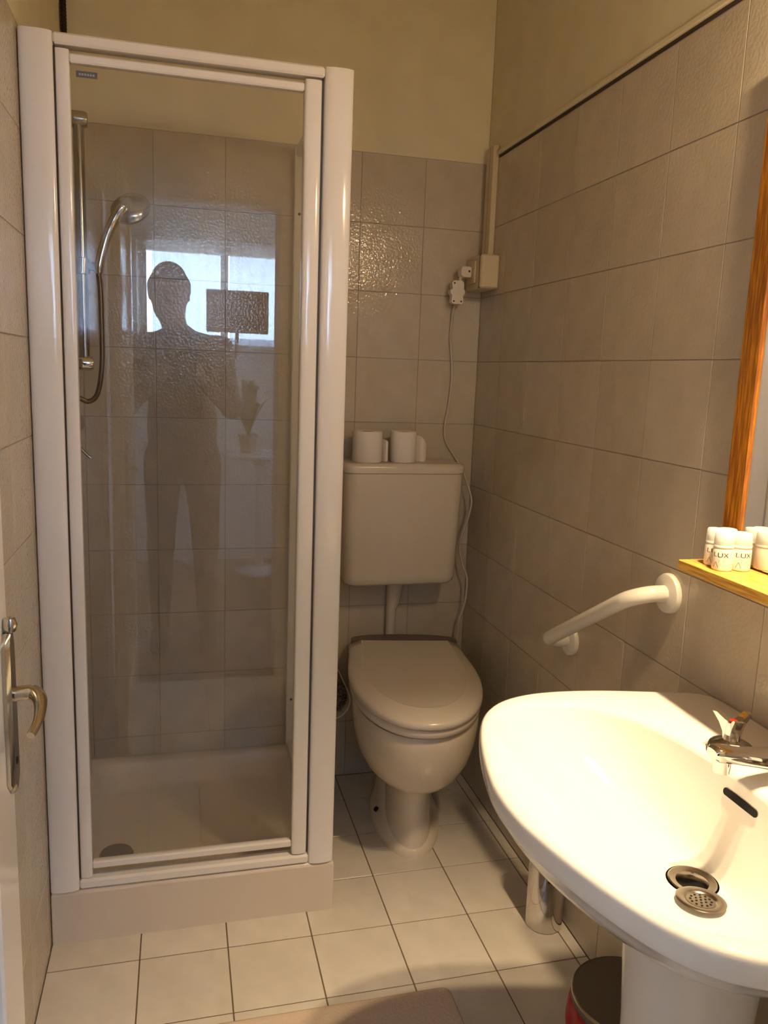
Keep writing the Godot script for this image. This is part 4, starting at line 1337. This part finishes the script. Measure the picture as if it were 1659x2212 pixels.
func build_person() -> void:
	var base := Vector3(-0.92, 0, 2.76)
	var P := thing("person", "person in dark clothes holding up a phone in the doorway", "person", base)
	# joints, relative to the base; the person faces -z
	var neck := Vector3(-0.02, 1.50, 0.01)
	var head := Vector3(-0.055, 1.68, -0.03)
	var chest := Vector3(-0.005, 1.33, 0.0)
	var waist := Vector3(0.0, 1.08, 0.0)
	var hipc := Vector3(0.0, 0.95, 0.0)
	var phone := Vector3(-0.013, 1.345, -0.272)
	var body := Field.new(Vector3(-0.36, 0.03, -0.36), Vector3(0.36, 1.60, 0.22), 0.014)
	body.bone(chest + Vector3(-0.08, 0.02, 0), chest + Vector3(0.08, 0.02, 0), 0.125, 0.125, 0.05, Vector3(1, 1, 1.15))
	body.bone(chest, waist, 0.135, 0.125, 0.05, Vector3(0.85, 1, 1.1))
	body.bone(waist, hipc, 0.125, 0.135, 0.05, Vector3(0.85, 1, 1.05))
	body.bone(chest + Vector3(0, 0.08, 0), neck, 0.09, 0.06, 0.05)
	for s in [-1.0, 1.0]:
		var sh := Vector3(0.175 * s, 1.43, 0.0)
		var el := Vector3(0.235 * s - 0.01, 1.16, -0.07)
		var wr := phone + Vector3(0.085 * s, -0.045, 0.05)
		body.bone(neck + Vector3(0, -0.05, 0), sh, 0.062, 0.062, 0.05)
		body.bone(sh, el, 0.060, 0.046, 0.03)
		body.bone(el, wr, 0.045, 0.032, 0.02)
		var hp := Vector3(0.09 * s, 0.90, 0.0)
		var kn := Vector3(0.105 * s, 0.50, -0.015)
		var an := Vector3(0.11 * s, 0.09, 0.02)
		body.bone(hp, kn, 0.092, 0.062, 0.03)
		body.bone(kn, an, 0.062, 0.045, 0.02)
	var bm := MB.new()
	body.surface(bm)
	put("clothed_body", bm, M.sweater, P)
	var hd := Field.new(head + Vector3(-0.13, -0.21, -0.15), head + Vector3(0.13, 0.15, 0.15), 0.006)
	hd.bone(head + Vector3(0, 0.03, 0.01), head + Vector3(0, -0.06, -0.02), 0.096, 0.080, 0.03, Vector3(1.10, 1, 0.95))
	hd.bone(head + Vector3(0, -0.088, -0.045), head + Vector3(0, -0.06, -0.03), 0.042, 0.060, 0.03)
	hd.bone(head + Vector3(0, -0.008, -0.098), head + Vector3(0, -0.036, -0.108), 0.008, 0.013, 0.012)
	hd.bone(head + Vector3(-0.02, -0.066, -0.088), head + Vector3(0.02, -0.066, -0.088), 0.008, 0.008, 0.008)
	for s in [-1.0, 1.0]:
		hd.bone(head + Vector3(0.083 * s, 0.01, 0.01), head + Vector3(0.082 * s, -0.03, 0.0), 0.014, 0.010, 0.008)
		hd.bone(head + Vector3(0.012 * s, 0.024, -0.094), head + Vector3(0.045 * s, 0.026, -0.084), 0.008, 0.007, 0.01)
	hd.bone(head + Vector3(0.01, -0.10, 0.015), neck + Vector3(0, -0.02, 0), 0.055, 0.06, 0.03)
	var hm := MB.new()
	hd.surface(hm)
	var face := put("head", hm, M.skin, P)
	for s in [-1.0, 1.0]:
		var ey := MB.new()
		ey.lathe([Vector2(0.0, -0.010), Vector2(0.007, -0.007), Vector2(0.010, 0.0), Vector2(0.007, 0.007), Vector2(0.0, 0.010)], 14, Transform3D(Basis(), head + Vector3(0.030 * s, 0.004, -0.082)))
		put("eye", ey, M.hair, face)
	var hf := Field.new(head + Vector3(-0.13, -0.12, -0.14), head + Vector3(0.13, 0.16, 0.16), 0.008)
	hf.bone(head + Vector3(0, 0.044, 0.016), head + Vector3(0, 0.050, 0.0), 0.094, 0.088, 0.02, Vector3(1.10, 1.02, 0.95))
	hf.bone(head + Vector3(0, 0.0, 0.035), head + Vector3(0, -0.08, 0.05), 0.078, 0.055, 0.04)
	for s in [-1.0, 1.0]:
		hf.bone(head + Vector3(0.060 * s, 0.03, 0.02), head + Vector3(0.056 * s, -0.04, 0.03), 0.032, 0.022, 0.03)
	var hr := MB.new()
	hf.surface(hr)
	put("hair", hr, M.hair, P)
	for s in [-1.0, 1.0]:
		var palm := phone + Vector3(0.080 * s, -0.015, 0.028)
		var ha := Field.new(palm + Vector3(-0.085, -0.09, -0.06), palm + Vector3(0.085, 0.09, 0.06), 0.004)
		ha.bone(phone + Vector3(0.085 * s, -0.055, 0.05), palm + Vector3(0.004 * s, -0.005, 0.008), 0.024, 0.026, 0.012)
		ha.bone(palm + Vector3(0, -0.012, 0.004), palm + Vector3(-0.002 * s, 0.022, 0.004), 0.020, 0.019, 0.012)
		for f in 4:
			var ky := 0.030 - f * 0.017
			var ln: float = [0.040, 0.045, 0.042, 0.034][f]
			var k0 := palm + Vector3(-0.002 * s, ky, 0.000)
			var k1 := k0 + Vector3(-0.006 * s, 0.006, -0.022)
			var k2 := k1 + Vector3(-ln * 0.55 * s, 0.002, -0.004)
			var k3 := k2 + Vector3(-ln * 0.45 * s, -0.001, 0.002)
			ha.bone(k0, k1, 0.0095, 0.0088, 0.004)
			ha.bone(k1, k2, 0.0088, 0.0080, 0.003)
			ha.bone(k2, k3, 0.0080, 0.0068, 0.003)
		var t0 := palm + Vector3(-0.004 * s, -0.016, 0.014)
		var t1 := t0 + Vector3(-0.018 * s, 0.016, 0.006)
		ha.bone(t0, t1, 0.012, 0.0105, 0.005)
		ha.bone(t1, t1 + Vector3(-0.026 * s, 0.010, -0.004), 0.0105, 0.0085, 0.004)
		var hh := MB.new()
		ha.surface(hh)
		put("hand", hh, M.skin, P)
		var so := MB.new()
		var rings := []
		for l in [[0.0, 0.045, 0.135], [0.02, 0.047, 0.138], [0.045, 0.044, 0.13], [0.07, 0.038, 0.09], [0.10, 0.042, 0.055], [0.125, 0.043, 0.05]]:
			rings.append(rrect(0.11 * s, -0.055 + 0.075 * smoothstep(0.02, 0.1, l[0]), l[1], l[2], 0.04, l[0] + 0.0005, 6))
		so.loft(rings)
		put("shoe", so, M.shoe, P)
	var ph := thing("phone", "dark phone held up level by the person in the doorway", "phone", base + phone)
	put("case", boxmb(Vector3(-0.076, -0.036, -0.004), Vector3(0.076, 0.036, 0.004), 0.003), M.black, ph)
	put("display", boxmb(Vector3(-0.072, -0.033, 0.0041), Vector3(0.072, 0.033, 0.0045)), M.screen_off, ph)

# ------------------------------------------------------------------ light levels
const LAMP_COLOR := Color(1.0, 0.88, 0.695)
const SPOT_ENERGY := 1.75
const GLOW_ENERGY := 0.15
const SPOT_ANGLE := 35.0
const SPOT_AIM := Vector3(-0.14, -1.0, -0.08)
const SKY_ENERGY := 33.0
const EXPOSURE := 1.0

func _ready() -> void:
	# camera, solved from the 20 cm tile grid of the walls and the floor
	var cam := Camera3D.new()
	cam.name = "camera"
	add_child(cam)
	cam.position = Vector3(-0.9327, 1.3532, 2.4674)
	cam.rotation = Vector3(-0.1727, -0.2537, 0.0367)
	cam.fov = rad_to_deg(2.0 * atan(1106.0 / 1723.26))
	cam.near = 0.02
	cam.far = 50.0
	cam.current = true
	var env := Environment.new()
	env.background_mode = Environment.BG_SKY
	var sky := Sky.new()
	var sm := ProceduralSkyMaterial.new()
	sm.sky_top_color = Color(0.66, 0.81, 1.0)
	sm.sky_horizon_color = Color(0.74, 0.86, 1.0)
	sm.ground_horizon_color = Color(0.70, 0.74, 0.78)
	sm.ground_bottom_color = Color(0.55, 0.58, 0.6)
	sm.energy_multiplier = SKY_ENERGY
	sky.sky_material = sm
	env.sky = sky
	env.tonemap_mode = Environment.TONE_MAPPER_LINEAR
	env.tonemap_exposure = EXPOSURE
	env.sdfgi_enabled = true
	env.ssao_enabled = true
	env.ssil_enabled = true
	var we := WorldEnvironment.new()
	we.name = "world_environment"
	we.environment = env
	add_child(we)
	make_materials()
	build_room()
	build_shower()
	build_toilet()
	build_basin()
	build_right_wall()
	build_electrics()
	build_floor_things()
	build_door()
	build_beyond()
	build_person()
